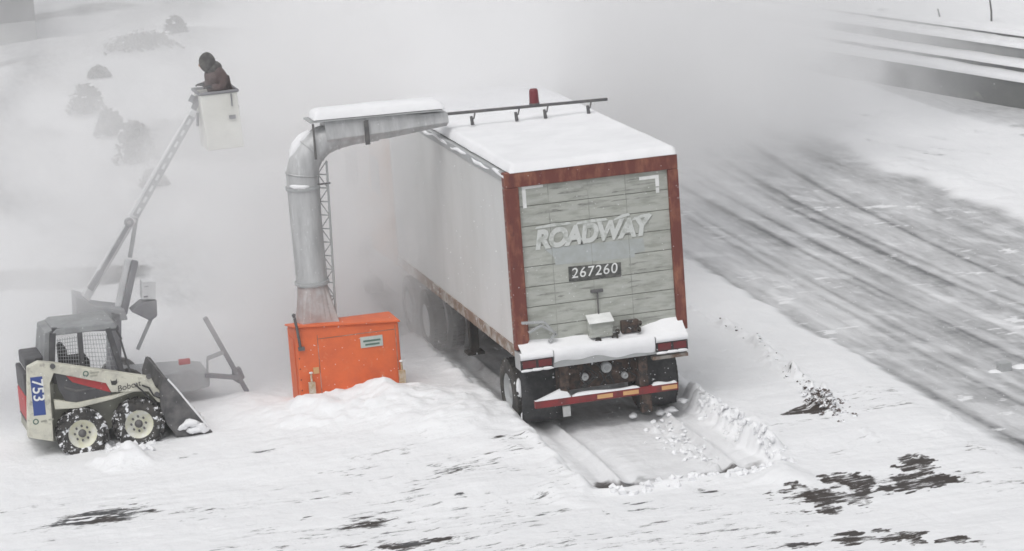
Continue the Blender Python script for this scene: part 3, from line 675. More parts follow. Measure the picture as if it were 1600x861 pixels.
# mud flaps
for s_ in (-1, 1):
    cx_ = s_*.92-(.06 if s_ > 0 else 0)
    P_ = []; N = 7
    fm = MB(); vs = []
    for j in range(9):
        z = .14+(.86)*j/8
        for i in range(N):
            x = cx_-.31+.62*i/(N-1); vs.append((x, .25+.02*math.sin(i*1.3+j*.6)-.03*math.sin(j*.35), z))
    fs = [(j*N+i, j*N+i+1, (j+1)*N+i+1, (j+1)*N+i) for j in range(8) for i in range(N-1)]
    fm.add(vs, fs, True); fo = fm.build('mud_flap', 'flap', tr)
    sd_ = fo.modifiers.new('solid', 'SOLIDIFY'); sd_.thickness = .02
    MB().box((cx_-.32, .2, .98), (cx_+.32, .26, 1.04)).build('flap_bracket', 'brown', tr)
MB().box((-.62, .2, .17), (-.50, .23, .33)).build('mud_flap_weight', 'white', tr, bevel=.01)
MB().box((.70, -.2, .95), (1.25, -.1, 1.0)).build('lamp_bracket', 'dirtyrail', tr)
# landing gear and toolbox at the front
for s_ in (-1, 1):
    lg = MB().box((s_*.9-.07, 4.3, .35), (s_*.9+.07, 4.45, 1.1)).box((s_*.9-.14, 4.24, .30), (s_*.9+.14, 4.52, .349)).build('landing_leg', 'undark', tr, bevel=.01)

# snow lying on the trailer
def snow_sheet(x0, x1, y0, y1, zf, th, nx_, ny_, seed, edge=.10):
    """rounded slab of settled snow: thickness th(x,y) falling off within edge of the rim"""
    xs = np.linspace(x0, x1, nx_); ys = np.linspace(y0, y1, ny_); XX, YY = np.meshgrid(xs, ys)
    dd = np.minimum(np.minimum(XX-x0, x1-XX), np.minimum(YY-y0, y1-YY))
    k = np.sqrt(np.clip(1-(1-np.clip(dd/edge, 0, 1))**2, 0, 1))
    ZZ = zf(XX, YY) + th*k*(.88+.24*fbm(XX*.9, YY*.9, seed, 3)) + .006*fbm(XX*9, YY*9, seed+9, 3)*k
    wob = .03*(fbm(XX*3, YY*3, seed+3, 3)-.5)
    m_ = MB(); vs = [tuple(q) for q in np.stack([XX+wob*(dd <= 0), YY+wob*(dd <= 0), ZZ], -1).reshape(-1, 3)]
    m_.add(vs, [(j*nx_+i, j*nx_+i+1, (j+1)*nx_+i+1, (j+1)*nx_+i) for j in range(ny_-1) for i in range(nx_-1)], True)
    # closed underside
    zb_ = zf(XX, YY)
    rimi = [(0, i) for i in range(nx_)] + [(j, nx_-1) for j in range(1, ny_)] + [(ny_-1, i) for i in range(nx_-2, -1, -1)] + [(j, 0) for j in range(ny_-2, 0, -1)]
    m_.add([(XX[a], YY[a], zb_[a]-.004) for a in rimi], [tuple(range(len(rimi)-1, -1, -1))])
    return m_
rs = snow_sheet(-TW+.07, TW+.035, -.035, TL, lambda x, y: Z1+.018+0*x, .12, 70, 150, 301, .10)
tag(rs.build('roof_snow', 'snow'), 'smooth thick white snow covering the trailer roof', 'snow', kind='stuff')
rb = MB(); pts = []
for k in range(60):
    y = -.0+.13*k; pts.append((-TW-.012+.012*math.sin(k*.5)+.01*math.sin(k*1.3), y, Z1-.03+.02*math.sin(k*.45)-.012*math.sin(k*1.1)))
rb.tube(pts, [.022+.010*math.sin(k*.7) for k in range(60)], 8); tag(rb.build('rail_snow', 'snow'), 'thin wavy ribbon of snow along the left roof rail', 'snow', kind='stuff')
def ledge_z(x, y): return Z0+.102 + 0*x
XX, YY = np.meshgrid(np.linspace(-TW+.0, TW-.06, 90), np.linspace(-.235, .03, 22))
prof = (YY+.235)/.265
hgt = (.025+.12*fbm(XX*1.7, XX*0, 311, 4)*prof**1.3 + .12*prof**1.5*sstep(.2, 1.0, XX) + .06*prof*sstep(-.6, -1.1, XX))*np.sqrt(np.clip(prof*9, 0, 1))
hgt += .015*fbm(XX*8, YY*8, 313, 3)
ls = MB(); ls.add([tuple(q) for q in np.stack([XX, YY, Z0+.101+hgt], -1).reshape(-1, 3)], [(j*90+i, j*90+i+1, (j+1)*90+i+1, (j+1)*90+i) for j in range(21) for i in range(89)], True)
# the snow also hangs over the sill's rear face between the lamps
hx = np.linspace(-.82, .73, 60); vs = []
for x in hx:
    d_ = .17+.03*math.sin(x*4)+.02*math.sin(x*11)
    vs += [(x, -.236, Z0+.115), (x, -.262, Z0+.09), (x, -.265, Z0+.09-d_*.6), (x, -.224, Z0+.08-d_)]
ls.add(vs, [(i*4+j, i*4+4+j, i*4+5+j, i*4+1+j) for i in range(59) for j in range(3)], True)
for cx_ in (-1.085, .99):
    vs = []
    for k in range(20):
        x = cx_-.25+.5*k/19; vs += [(x, -.225, Z0+.12), (x, -.28, Z0+.10), (x, -.285, Z0+.035), (x, -.262, Z0+.02)]
    ls.add(vs, [(i*4+j, i*4+4+j, i*4+5+j, i*4+1+j) for i in range(19) for j in range(3)], True)
    for k in range(3):
        x = cx_-.16+.16*k; ls.blob((x, -.272, Z0-.135), .10, .018, .022, 77+k, .2)
tag(ls.build('sill_snow', 'snow'), 'white snow drifted against the door along the rear sill', 'snow', kind='stuff')
gs = MB()
for x0_, x1_, pk in ((-1.13, -.58, .14), (-.56, .48, .05), (.68, 1.06, .045)):
    N = 24; vs = []
    for k in range(N+1):
        x = x0_+(x1_-x0_)*k/N; u = k/N; h_ = pk*(max(.12, 1-abs(u-.72)/.72) if pk > .1 else .7+.3*math.sin(u*7))*min(1, 12*u+.2, 12*(1-u)+.2)
        vs += [(x, -.165, gz+.056), (x, -.15, gz+.056+h_*.7), (x, -.12, gz+.056+h_), (x, -.08, gz+.056)]
    gs.add(vs, [(i*4+j, i*4+4+j, i*4+5+j, i*4+1+j) for i in range(N) for j in range(3)], True)
gs.blob((-1.2, .45, .62), .04, .05, .16, 3, .2); gs.blob((-1.17, .36, .22), .06, .05, .07, 5, .2)
for k, (x, z, r_) in enumerate(((.86, .06, .09), (1.02, .08, .10), (1.22, .2, .07), (.42, .08, .08))): gs.blob((x, .1, z), r_, r_, r_*.5, 90+k, .3)
tag(gs.build('guard_snow', 'snow'), 'snow lying on the red under-ride guard and rear wheels', 'snow', kind='stuff')

# ------------------------------------------------------------------ tractor in front of the trailer, deep in the blown snow
tt_ = thing('truck_tractor', (0, 9, 0), 'orange tan truck cab coupled before the trailer, half lost in blown snow', 'truck')
for s_ in (-1, 1):
    MB().box((s_*.42-.04, 5.6, .75), (s_*.42+.04, 12.6, 1.0)).build('chassis_rail', 'undark', tt_)
    for y in (6.25, 7.5):
        for off in (1.12, .8): truck_wheel(tt_, (s_*off, y, .51), .51, .25, s_)
    truck_wheel(tt_, (s_*1.05, 11.3, .51), .51, .28, s_)
    MB().cyl((s_*1.02, 8.45, 1.2), (s_*1.02, 8.45, 3.6), .07).build('exhaust_stack', 'rail', tt_)
    MB().cyl((s_*1.0, 8.9, .75), (s_*1.0, 10.1, .75), .3, 24).build('fuel_tank', 'rail', tt_)
    mrr = MB().tube([(s_*1.15, 10.3, 2.9), (s_*1.45, 10.35, 2.9), (s_*1.45, 10.35, 2.15), (s_*1.15, 10.3, 2.1)], .018, 6).build('mirror_arm', 'steel', tt_)
    MB().box((s_*1.45-.11, 10.3, 2.2), (s_*1.45+.11, 10.36, 2.82)).build('mirror', 'steel', mrr, bevel=.02)
MB().cyl((0, 6.9, 1.06), (0, 6.9, 1.15), .45, 24).build('fifth_wheel', 'undark', tt_)
cab = MB().prism([(-1.15, 8.75, .95), (-1.15, 8.75, 3.05), (-1.15, 9.0, 3.2), (-1.15, 10.1, 3.12), (-1.15, 10.55, 2.1), (-1.15, 10.6, .95)], (2.3, 0, 0)).build('cab', 'tan', tt_, bevel=.06)
for s_ in (-1, 1):
    MB().box((s_*1.152, 9.45, 2.1), (s_*1.165, 10.15, 2.75)).build('side_window', 'glass', cab, bevel=.01)
    dr = MB().box((s_*1.152, 9.4, 1.0), (s_*1.164, 10.25, 2.02)).build('door', 'tan', cab, bevel=.01)
    MB().box((s_*1.165, 9.48, 1.8), (s_*1.19, 9.6, 1.84)).build('handle', 'steel', dr)
MB().box((-1.0, 8.735, 2.1), (1.0, 8.748, 2.7)).build('rear_window', 'glass', cab)
MB().prism([(-1.0, 10.62, .8), (-1.0, 10.62, 2.0), (-1.0, 12.3, 1.75), (-1.0, 12.5, 1.5), (-1.0, 12.5, .8)], (2.0, 0, 0)).build('hood', 'tan', tt_, bevel=.08)
MB().box((-1.2, 12.55, .4), (1.2, 12.7, .8)).build('bumper', 'rail', tt_, bevel=.03)

# ------------------------------------------------------------------ snow blower
BY0 = 3.35; BX0, BX1, BD, BH = -3.97, -2.33, .70, 1.22
bl_ = thing('snow_blower', ((BX0+BX1)/2, BY0+.4, 0), 'orange box snow blower with tall grey duct reaching over the trailer roof', 'snow blower')
body = MB()
body.add([(BX0, BY0, .02), (BX1, BY0, .02), (BX1, BY0, 1.21), (BX0, BY0, 1.325), (BX0, BY0+BD, .02), (BX1, BY0+BD, .02), (BX1, BY0+BD, 1.20), (BX0, BY0+BD, 1.21)],
         [(0, 1, 2, 3), (1, 5, 6, 2), (5, 4, 7, 6), (4, 0, 3, 7), (3, 2, 6), (3, 6, 7), (4, 5, 1, 0)])
bo = body.build('housing', 'orange', bl_, bevel=.03)
lb0, lb1, lb2, lb3 = Vector((BX0-.03, BY0-.035, 1.328)), Vector((BX1+.02, BY0-.035, 1.213)), Vector((BX1+.02, BY0+BD+.02, 1.205)), Vector((BX0-.03, BY0+BD+.02, 1.215))
ldv = [lb0, lb1, lb2, lb3]; up_ = Vector((0, 0, .03))
MB().add(ldv+[v+up_ for v in ldv], [(3, 2, 0), (2, 1, 0), (4, 5, 6), (4, 6, 7), (0, 1, 5, 4), (1, 2, 6, 5), (2, 3, 7, 6), (3, 0, 4, 7)]).build('lid', 'orange', bl_, bevel=.008)
MB().box((BX0-.012, BY0+.15, .2), (BX0-.003, BY0+BD-.1, 1.1)).build('side_panel', 'orange', bo)
for x, mm in ((BX0+.18, 'yellowjack'), (BX1-.02, 'yellowjack')):
    jk = MB().box((x-.05, BY0-.10, .0), (x+.05, BY0-.036, .45)).tube([(x, BY0-.07, .45), (x, BY0-.07, .58)], .018, 8).box((x-.10, BY0-.13, .1), (x+.10, BY0-.032, .2)).build('jack_stand', mm, bl_, bevel=.005)
    MB().blob((x, BY0-.07, .60), .035, .035, .02, 4, .1, 1).build('cap', 'white', jk)
lv = MB().tube([(BX0+.06, BY0-.02, BH-.22), (BX0+.02, BY0-.06, BH+.12), (BX0-.01, BY0-.07, BH+.3)], .022, 8).blob((BX0-.012, BY0-.07, BH+.32), .035, .035, .03, 2, .0, 1).box((BX0+.02, BY0-.05, BH-.26), (BX0+.12, BY0-.032, BH-.20)).build('control_lever', 'steel', bl_)
a_ = PY(564, 544, BY0-.01); b_ = PY(597, 521, BY0-.01)
sg = MB().box((a_.x, BY0-.018, a_.z), (b_.x, BY0-.003, b_.z-.02)).build('sign', 'sign', bl_)
sb_ = MB()
for zz, x0_, x1_ in ((.62, .12, .9), (.28, .2, .85)):
    zc = a_.z+(b_.z-.02-a_.z)*zz; sb_.box((a_.x+(b_.x-a_.x)*x0_, BY0-.022, zc-.018), (a_.x+(b_.x-a_.x)*x1_, BY0-.0185, zc+.012))
sb_.build('printed_line', 'green', sg)
a_ = PY(494, 579, BY0-.01); MB().box((a_.x-.045, BY0-.015, a_.z-.05), (a_.x+.045, BY0-.003, a_.z+.05)).build('sticker', 'ortape', bl_)
seam_ = MB()
for x_ in (BX0+.34, BX1-.06): seam_.box((x_-.004, BY0-.0045, .1), (x_+.004, BY0-.001, 1.17))
seam_.box((BX0+.345, BY0-.0045, 1.10), (BX1-.065, BY0-.001, 1.108))
seam_.build('panel_seam', 'dirtyrail', bo)
for k in range(7):
    MB().lathe((BX0+.03, BY0-.001, .15+.17*k), (0, -1, 0), [(0, .012), (.006, .010), (.007, .0001)], 8).build('bolt', 'rustred', bo)
# duct
DX, DYc = -3.52, 3.78
zf_ = 1.245
def PD(px, py): return PY(px, py, DYc)
pb = PD(495, 505); pt = PD(470, 290)
pipe_b = Vector((pb.x, DYc, zf_)); pipe_m = Vector((PD(488, 445).x, DYc, PD(488, 445).z)); pipe_t = Vector((PD(473, 292).x, DYc, PD(473, 292).z))
fl = MB()
n_ = 24; vs = []
for k in range(n_):      # square foot to round pipe
    t = 2*math.pi*k/n_; c_, s_ = math.cos(t), math.sin(t); mx = max(abs(c_), abs(s_))
    vs.append((pipe_b.x+.02+c_/mx*.30, DYc+s_/mx*.30, zf_)); 
for k in range(n_):
    t = 2*math.pi*k/n_; vs.append((pipe_m.x+math.cos(t)*.235, DYc+math.sin(t)*.235, pipe_m.z))
fl.add(vs, [(k, (k+1) % n_, n_+(k+1) % n_, n_+k) for k in range(n_)], False)
fl.build('duct_foot', 'rustsheet', bl_)
MB().tube([pipe_m, pipe_t], .245, 28).build('vertical_duct', 'galv', bl_)
for p_ in (pipe_m+Vector((0, 0, .02)), pipe_t+Vector((0, 0, -.03))):
    MB().cyl(p_, p_+Vector((0, 0, .05)), .27, 28).build('duct_clamp', 'rail', bl_)
e0 = PD(477, 262); e1 = PD(489, 226); e2 = PD(520, 208); e3 = PD(690, 188)
el = MB()
ep = [(473, 292, .25), (472, 272, .25), (476, 252, .25), (486, 234, .245), (502, 220, .235), (524, 211, .22), (552, 206, .20), (590, 203, .17)]
el.tube([PD(a_, b_) for a_, b_, r_ in ep], [r_ for a_, b_, r_ in ep], 24)
for k in (1, 3, 5): el.lathe(PD(*ep[k][:2]), PD(*ep[k+1][:2])-PD(*ep[k-1][:2]), [(-.012, ep[k][2]), (-.012, ep[k][2]+.014), (.012, ep[k][2]+.014), (.012, ep[k][2])], 24)
el.build('elbow', 'galv', bl_)
hdct = MB()
A0 = PD(505, 208); A1 = PD(696, 184)
vs = []
for p_, hh, dd in ((A0, .21, .26), (A0.lerp(A1, .5), .19, .26), (A1, .11, .22)):
    for y_, z_ in ((-dd, -hh*.35), (-dd*.8, hh), (dd*.8, hh), (dd, -hh*.35), (dd*.45, -hh), (-dd*.45, -hh)):
        vs.append((p_.x, DYc+y_, p_.z+z_))
fs = [(j*6+i, j*6+(i+1) % 6, (j+1)*6+(i+1) % 6, (j+1)*6+i) for j in range(2) for i in range(6)] + [(5, 4, 3, 2, 1, 0), (12, 13, 14, 15, 16, 17)]
hdct.add(vs, fs); hdct.build('horizontal_duct', 'galv', bl_, bevel=.01)
tp_ = MB().box((A0.x-.24, DYc-.27, A0.z+.212), (A0.x+.1, DYc+.27, A0.z+.235))
tp_.beam((A0.x+.1, DYc, A0.z+.224), (A1.x-.1, DYc, A1.z+.165), .54, .02).build('duct_cover', 'rail', bl_)
band = PD(567, 200); MB().box((band.x-.035, DYc-.30, band.z-.22), (band.x+.035, DYc-.262, band.z+.16)).build('duct_band', 'steel', bl_)
MB().beam((A0.x-.20, DYc-.26, A0.z+.2), (A0.x-.20, DYc-.28, A0.z-.35), .03, .03).build('stay', 'steel', bl_)
# lattice mast beside the duct
lt = MB(); la0 = Vector((PD(523, 497).x, DYc-.1, zf_)); la1 = Vector((PD(508, 250).x, DYc-.1, PD(508, 250).z)); off = Vector((-.12, .14, 0))
lt.tube([la0, la1], .018, 8); lt.tube([la0+off, la1+off], .018, 8)
for k in range(12):
    u = k/12; p_ = la0.lerp(la1, u); q_ = la0.lerp(la1, u+1/12); lt.tube([p_, p_+off], .010, 6); lt.tube([p_+off, q_] if k % 2 else [p_, q_+off], .008, 6)
lt.build('lattice_mast', 'rail', bl_)
MB().tube([pipe_t+Vector((.2, -.12, .03)), la1+Vector((.03, 0, -.35))], .015, 6).build('mast_tie', 'steel', bl_)
# bar over the roof with its nozzles and the beacon
B0 = PD(645, 183); B1 = PD(949, 155)
MB().beam(B0, B1, .05, .045).build('spray_bar', 'steel', bl_, bevel=.008)
for k, (px_, tx) in enumerate(((738, 1), (807, -1), (852, -1), (920, 1))):
    u = (px_-645)/(949-645); p_ = B0.lerp(B1, u); sgn = -1 if tx > 0 else 1
    MB().tube([p_+Vector((.03, 0, -.02)), p_+Vector((.0, -.03, -.10)), p_+Vector((-.05, -.05, -.13))], .014, 6).build('nozzle_arm', 'steel', bl_)
    MB().tube([p_+Vector((-.05, -.06, -.06)), p_+Vector((-.035, -.06, -.2))], [.022, .03], 10).build('nozzle', 'steel', bl_)
u = (834-645)/304; p_ = B0.lerp(B1, u)
be = MB().lathe(p_+Vector((0, 0, .023)), (0, 0, 1), [(0, .0001), (0, .075), (.03, .078), (.22, .07), (.25, .055), (.255, .0001)], 20).build('beacon', 'beacon', bl_)
MB().cyl(p_+Vector((0, 0, .022)), p_+Vector((0, 0, .05)), .083, 20).build('beacon_base', 'steel', be)
# snow on the duct
ds_ = snow_sheet(A0.x-.18, A1.x-.05, DYc-.25, DYc+.25, lambda x, y: A0.z+.245 + (A1.z+.175-(A0.z+.235))*(x-A0.x)/(A1.x-A0.x), .15, 60, 16, 321, .17)
ds_.tube([PD(455, 252)+Vector((0, 0, 0)), PD(459, 242), PD(465, 230), PD(474, 217), PD(484, 206)], [.03, .085, .11, .10, .05], 14)
ds_.tube([PD(452, 289)+Vector((0, -.1, 0)), PD(456, 289)+Vector((0, -.2, 0)), PD(470, 289)+Vector((0, -.25, 0)), PD(484, 287)+Vector((0, -.2, 0))], [.02, .035, .035, .015], 10)
tag(ds_.build('duct_snow', 'snow'), 'rounded white snow lying on top of the blower duct and elbow', 'snow', kind='stuff')

# ------------------------------------------------------------------ skid steer loader (local frame: x forward, y left, z up; near side is -y)
gk = G(128, 706)
sk = thing('skid_steer_loader', (gk.x, gk.y+.72, -.02), 'cream skid steer loader with caged black cab and blue number decal, bucket lowered', 'loader', rz=math.radians(1.5))
SKM = WM[sk.name]; INV = SKM.inverted()
def K(px, py, yl=-.72):
    """photo point on the loader's plane y=yl -> local"""
    o = INV @ CL; d = INV.to_3x3() @ ray(px, py); t = (yl-o.y)/d.y; return o+d*t
def KP(pts, y0, y1, name, m, parent=sk, bevel=.01):
    return MB().prism([Vector((K(*p, y0).x, y0, K(*p, y0).z)) for p in pts], (0, y1-y0, 0)).build(name, m, parent, bevel=bevel, local=True)
# lower body and rear
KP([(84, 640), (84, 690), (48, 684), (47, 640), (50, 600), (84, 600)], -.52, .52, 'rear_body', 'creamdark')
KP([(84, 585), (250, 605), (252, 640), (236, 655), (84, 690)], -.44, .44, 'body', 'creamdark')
# tail: dark grille, red panel, counterweight
rx = K(43, 620, -.5).x
zt_, zm, zl, zb_ = K(43, 585, -.5).z, K(43, 620, -.5).z, K(43, 662, -.5).z, K(43, 683, -.5).z
MB().box((rx-.03, -.44, zm), (rx+.05, .40, zt_)).build('rear_grille', 'cage', sk, bevel=.02, local=True)
MB().box((rx-.035, -.44, zl), (rx+.05, .40, zm-.003)).build('rear_panel', 'redpaint', sk, bevel=.02, local=True)
MB().prism([(rx-.04, -.46, zl-.003), (rx+.1, -.46, zl-.003), (rx+.1, -.46, zb_-.02), (rx+.04, -.46, zb_-.03)], (0, .88, 0)).build('counterweight', 'cage', sk, bevel=.015, local=True)
MB().box((K(38, 570, -.3).x, -.38, K(34, 580, -.3).z), (K(66, 548, -.3).x, .34, K(34, 559, -.3).z)).build('engine_cover', 'cage', sk, bevel=.03, local=True)
MB().box((K(54, 570, -.3).x, -.395, K(34, 577, -.3).z), (K(66, 548, -.3).x, -.34, K(34, 561, -.3).z)).build('air_cleaner', 'black', sk, bevel=.02, local=True)
for s_ in (-1, 1):
    y0, y1 = (-.72, -.56) if s_ < 0 else (.56, .72)
    # lift arm: rear upright, sloping arm, drop to the bucket pivot
    arm = KP([(43, 575), (60, 566), (84, 568), (236, 590), (244, 606), (262, 622), (262, 632), (246, 628), (232, 612), (215, 612), (174, 613), (166, 599), (84, 583), (78, 600), (84, 690), (44, 684)], y0, y1, 'lift_arm', 'cream')
    KP([(84, 625), (120, 630), (176, 618), (212, 606), (216, 610), (176, 624), (122, 638), (86, 640)], y0+.03, y1-.03, 'lower_link', 'cream')
    KP([(84, 582), (166, 597), (176, 617), (120, 631), (104, 630), (92, 610)], y0+.08 if s_ < 0 else y0+.04, y1-.04 if s_ < 0 else y1-.08, 'side_recess', 'cage')
    if s_ < 0:
        KP([(103, 587), (165, 597), (173, 613), (150, 607), (113, 597)], y0+.074, y0+.079, 'red_stripe', 'redpaint', bevel=0)
        # decal with the number, read from top to bottom
        d0 = K(47, 590, y0-.004); d1 = K(66, 588, y0-.004); d2 = K(72, 648, y0-.004); d3 = K(53, 650, y0-.004)
        dc = MB().prism([d0, d1, d2, d3], (0, .003, 0)).build('number_decal', 'blue', arm, local=True)
        dn = (d3-d0).normalized(); rt = (d1-d0).normalized()
        ow = SKM @ (d0+rt*.022+dn*.03+Vector((0, -.014, 0)))
        text_mesh('number', '753', 'white', dc, ow, SKM.to_3x3() @ dn, SKM.to_3x3() @ rt, .235, offset=.003, thick=.0008, xscale=1.0)
        ob = SKM @ (K(184, 612, y0-.003)); oe = SKM @ K(218, 603, y0-.003)
        bt = text_mesh('maker_lettering', 'Bobcat', 'black_print', arm, ob, (oe-ob), (0, 0, 1), .13, thick=.0008)
        lg_ = MB()
        c_ = K(178, 597, y0-.002)
        lg_.add([c_+Vector((x, 0, z)) for x, z in ((-.05, .05), (-.03, .02), (.03, .02), (.05, .05), (.05, -.02), (.02, -.05), (-.04, -.04))], [tuple(range(7))]).build('emblem', 'black_print', arm, local=True)
        for pp in ((134, 584), (56, 659)):
            c_ = K(*pp, y0-.002); MB().lathe(c_, (0, -1, 0), [(0, .028), (.002, .028), (.002, .045), (0, .045)], 18).build('round_badge', 'green', arm, local=True)
        for pp, w_ in (((141, 583), .13), ((141, 588), .11), ((64, 659), .09), ((76, 656), .08)):
            c_ = K(*pp, y0-.003); MB().box((c_.x, c_.y-.001, c_.z-.012), (c_.x+w_, c_.y+.002, c_.z+.012)).build('badge_line', 'creamdark', arm, local=True)
        for pp in ((82, 572), (232, 588), (245, 616)):
            c_ = K(*pp, y0); MB().cyl(c_, c_+Vector((0, -.03, 0)), .04, 14).build('pivot_pin', 'steel', arm, local=True)
    for px_, py_ in ((128, 676), (216, 661)):
        c_ = K(px_, py_, -.66); yc = -.66 if s_ < 0 else .66; W_ = .24; r_ = .375
        cc = Vector((c_.x, yc, c_.z)); ax = (0, s_, 0)
        t_ = MB().lathe(cc, ax, [(-W_/2, r_*.6), (-W_/2, r_*.82), (-W_*.42, r_*.95), (0, r_*.97), (W_*.42, r_*.95), (W_/2, r_*.82), (W_/2, r_*.62), (W_*.38, r_*.58)], 36)
        for k in range(18):
            for q in (-1, 1):
                a = 2*math.pi*(k+(.5 if q > 0 else 0))/18; u_ = Vector((math.cos(a), 0, math.sin(a))); tg = Vector((-math.sin(a), 0, math.cos(a)))
                p_ = cc+u_*(r_*.97); t_.beam(p_+Vector((0, q*W_*.5, 0))-tg*.03, p_+tg*.05, .05, .05, up=u_)
        to = t_.build('wheel_tyre', 'tyresnow', sk, local=True)
        rm_ = MB().lathe(cc, ax, [(W_*.49, r_*.72), (W_*.50, r_*.64), (W_*.30, r_*.58), (W_*.12, r_*.42), (W_*.10, r_*.25), (W_*.16, r_*.20), (W_*.16, .0001)], 28)
        rm_.build('rim', 'rim', to, local=True)
        hb = MB().lathe(cc, ax, [(W_*.16, r_*.17), (W_*.34, r_*.15), (W_*.36, .0001)], 12)
        for k in range(8):
            a = 2*math.pi*k/8; p_ = cc+Vector((math.cos(a)*r_*.3, s_*W_*.10, math.sin(a)*r_*.3)); hb.cyl(p_, p_+Vector((0, s_*.03, 0)), .018, 6)
        hb.build('hub', 'steel', to, local=True)
    KP([(92, 690), (96, 660), (110, 646), (150, 641), (166, 662), (176, 690)], (-.535 if s_ < 0 else .535), (-.445 if s_ < 0 else .445), 'wheel_arch', 'steel')
# caged cab: posts, roof, window mesh
ct = lambda px, py, y: K(px, py, y)
def bar(p, q, y, r_, m_): m_.beam(K(*p, y), K(*q, y), r_, r_, up=(0, 1, 0))
cabm = MB()
for y in (-.42, .42):
    for p, q, r_ in (((82, 520), (80, 585), .09), ((81, 516), (185, 512), .07), ((124, 514), (130, 590), .07), ((168, 512), (196, 598), .08), ((80, 585), (196, 598), .12), ((188, 530), (206, 590), .03), ((182, 516), (190, 530), .03)):
        bar(p, q, y, r_, cabm)
for p in ((82, 520), (80, 585), (168, 512), (196, 598), (124, 514)): cabm.beam(K(*p, -.42), Vector((K(*p, -.42).x, .42, K(*p, -.42).z)), .06, .06)
cabo = cabm.build('cab_cage', 'cage', sk, local=True)
rf = [(81, 520), (88, 513), (178, 504), (184, 508), (182, 514), (84, 525)]
MB().prism([Vector((K(*p, -.46).x, -.46, K(*p, -.46).z)) for p in rf], (0, .92, 0)).build('cab_roof', 'cageroof', cabo, bevel=.02, local=True)
KP([(80, 586), (206, 598), (228, 604), (228, 612), (84, 600)], -.47, .47, 'cab_sill', 'cage', cabo)
KP([(70, 520), (82, 516), (84, 590), (66, 584)], -.42, .42, 'cab_back', 'cageroof', cabo)
for (pa_, pb_, pc_, pd_) in (((88, 530), (122, 524), (126, 582), (90, 580)), ((130, 522), (166, 520), (184, 588), (134, 586))):
    ms = MB(); A_, B_, C_, D_ = (K(*p, -.42) for p in (pa_, pb_, pc_, pd_))
    for k in range(9):
        u = (k+.5)/9; ms.beam(A_.lerp(B_, u), D_.lerp(C_, u), .009, .006)
    for k in range(10):
        u = (k+.5)/10; ms.beam(A_.lerp(D_, u), B_.lerp(C_, u), .009, .006)
    ms.build('window_mesh', 'mesh', cabo, local=True)
MB().box((K(100, 590, 0).x, -.25, K(100, 590, 0).z), (K(140, 590, 0).x, .25, K(100, 560, 0).z)).box((K(96, 590, 0).x, -.25, K(100, 588, 0).z), (K(106, 590, 0).x, .25, K(100, 538, 0).z)).build('seat', 'black', sk, bevel=.04, local=True)
hyd = MB()
for y in (-.5, .5): hyd.tube([K(240, 640, y), K(258, 612, y)], .035, 10); hyd.tube([K(222, 600, y), K(236, 596, y), K(250, 606, y)], .02, 8)
hyd.build('tilt_cylinder', 'steel', sk, local=True)
for k, pp in enumerate((((222, 602), (233, 606), (240, 618), (250, 622)), ((210, 600), (224, 612), (236, 626), (246, 634)))):
    MB().tube([K(a_, b_, -.74-.01*k) for a_, b_ in pp], .014, 6).build('hydraulic_hose', 'black', sk, local=True)
KP([(100, 604), (118, 609), (150, 606), (148, 609), (118, 613), (100, 608)], -.655, -.64, 'grab_rail', 'steel')
# bucket, tipped forward: curved back, floor, two side plates
pr = [(256, 590), (250, 612), (252, 640), (262, 664), (276, 682), (300, 682), (331, 676)]
by0, by1 = -.78, .80
bk = MB(); 
inn = [(262, 594), (258, 614), (260, 638), (270, 660), (282, 675), (302, 677), (329, 674)]
prL = [Vector((K(*p, by0).x, by0, K(*p, by0).z)) for p in pr]; inL = [Vector((K(*p, by0).x, by0, K(*p, by0).z)) for p in inn]
D_ = Vector((0, by1-by0, 0)); n_ = len(pr)
vs = prL+[p+D_ for p in prL]+inL+[p+D_ for p in inL]
fs = [(i, i+1, n_+i+1, n_+i) for i in range(n_-1)] + [(2*n_+i, 3*n_+i, 3*n_+i+1, 2*n_+i+1) for i in range(n_-1)]
fs += [(i, 2*n_+i, 2*n_+i+1, i+1) for i in range(n_-1)] + [(n_+i, n_+i+1, 3*n_+i+1, 3*n_+i) for i in range(n_-1)] + [(0, n_, 3*n_, 2*n_), (n_-1, 3*n_-1, 4*n_-1, 2*n_-1)]
bk.add(vs, fs)
bko = bk.build('bucket', 'bucket', sk, local=True)
for y in (by0, by1):
    sp_ = [(258, 590), (264, 592), (296, 634), (331, 675), (300, 680), (276, 680), (258, 650)]
    MB().prism([Vector((K(*p, by0).x, y-.012, K(*p, by0).z)) for p in sp_], (0, .024, 0)).build('side_plate', 'bucket', bko, local=True)
ce = K(331, 675, by0)
MB().box((ce.x-.14, by0, ce.z-.02), (ce.x+.01, by1, ce.z+.005)).build('cutting_edge', 'steel', bko, local=True)
bs = MB()
for k in range(14):
    p_ = K(*[(312, 662), (300, 668), (290, 672), (318, 668)][k % 4], by0-.03); q_ = SKM @ Vector((p_.x-.02, by0+.1+1.4*k/13, p_.z)); bs.blob(q_, .13, .13, .07, 500+k, .3)
pts = [SKM @ Vector((K(a_, b_, by0).x, by0-.01, K(a_, b_, by0).z+.02)) for a_, b_ in ((262, 594), (280, 614), (297, 635), (314, 655), (328, 672))]
bs.tube(pts, .016, 6)
for (a_, b_, r_) in ((297, 662, .12), (312, 668, .13), (303, 672, .09), (286, 668, .08), (320, 672, .07)): bs.blob(SKM @ Vector((K(a_, b_, by0-.05).x, by0-.04, K(a_, b_, by0-.05).z)), r_, .05, r_*.6, int(a_), .3)
tag(bs.build('bucket_snow', 'snow'), 'lumps of white snow in and on the loader bucket', 'snow', kind='stuff')

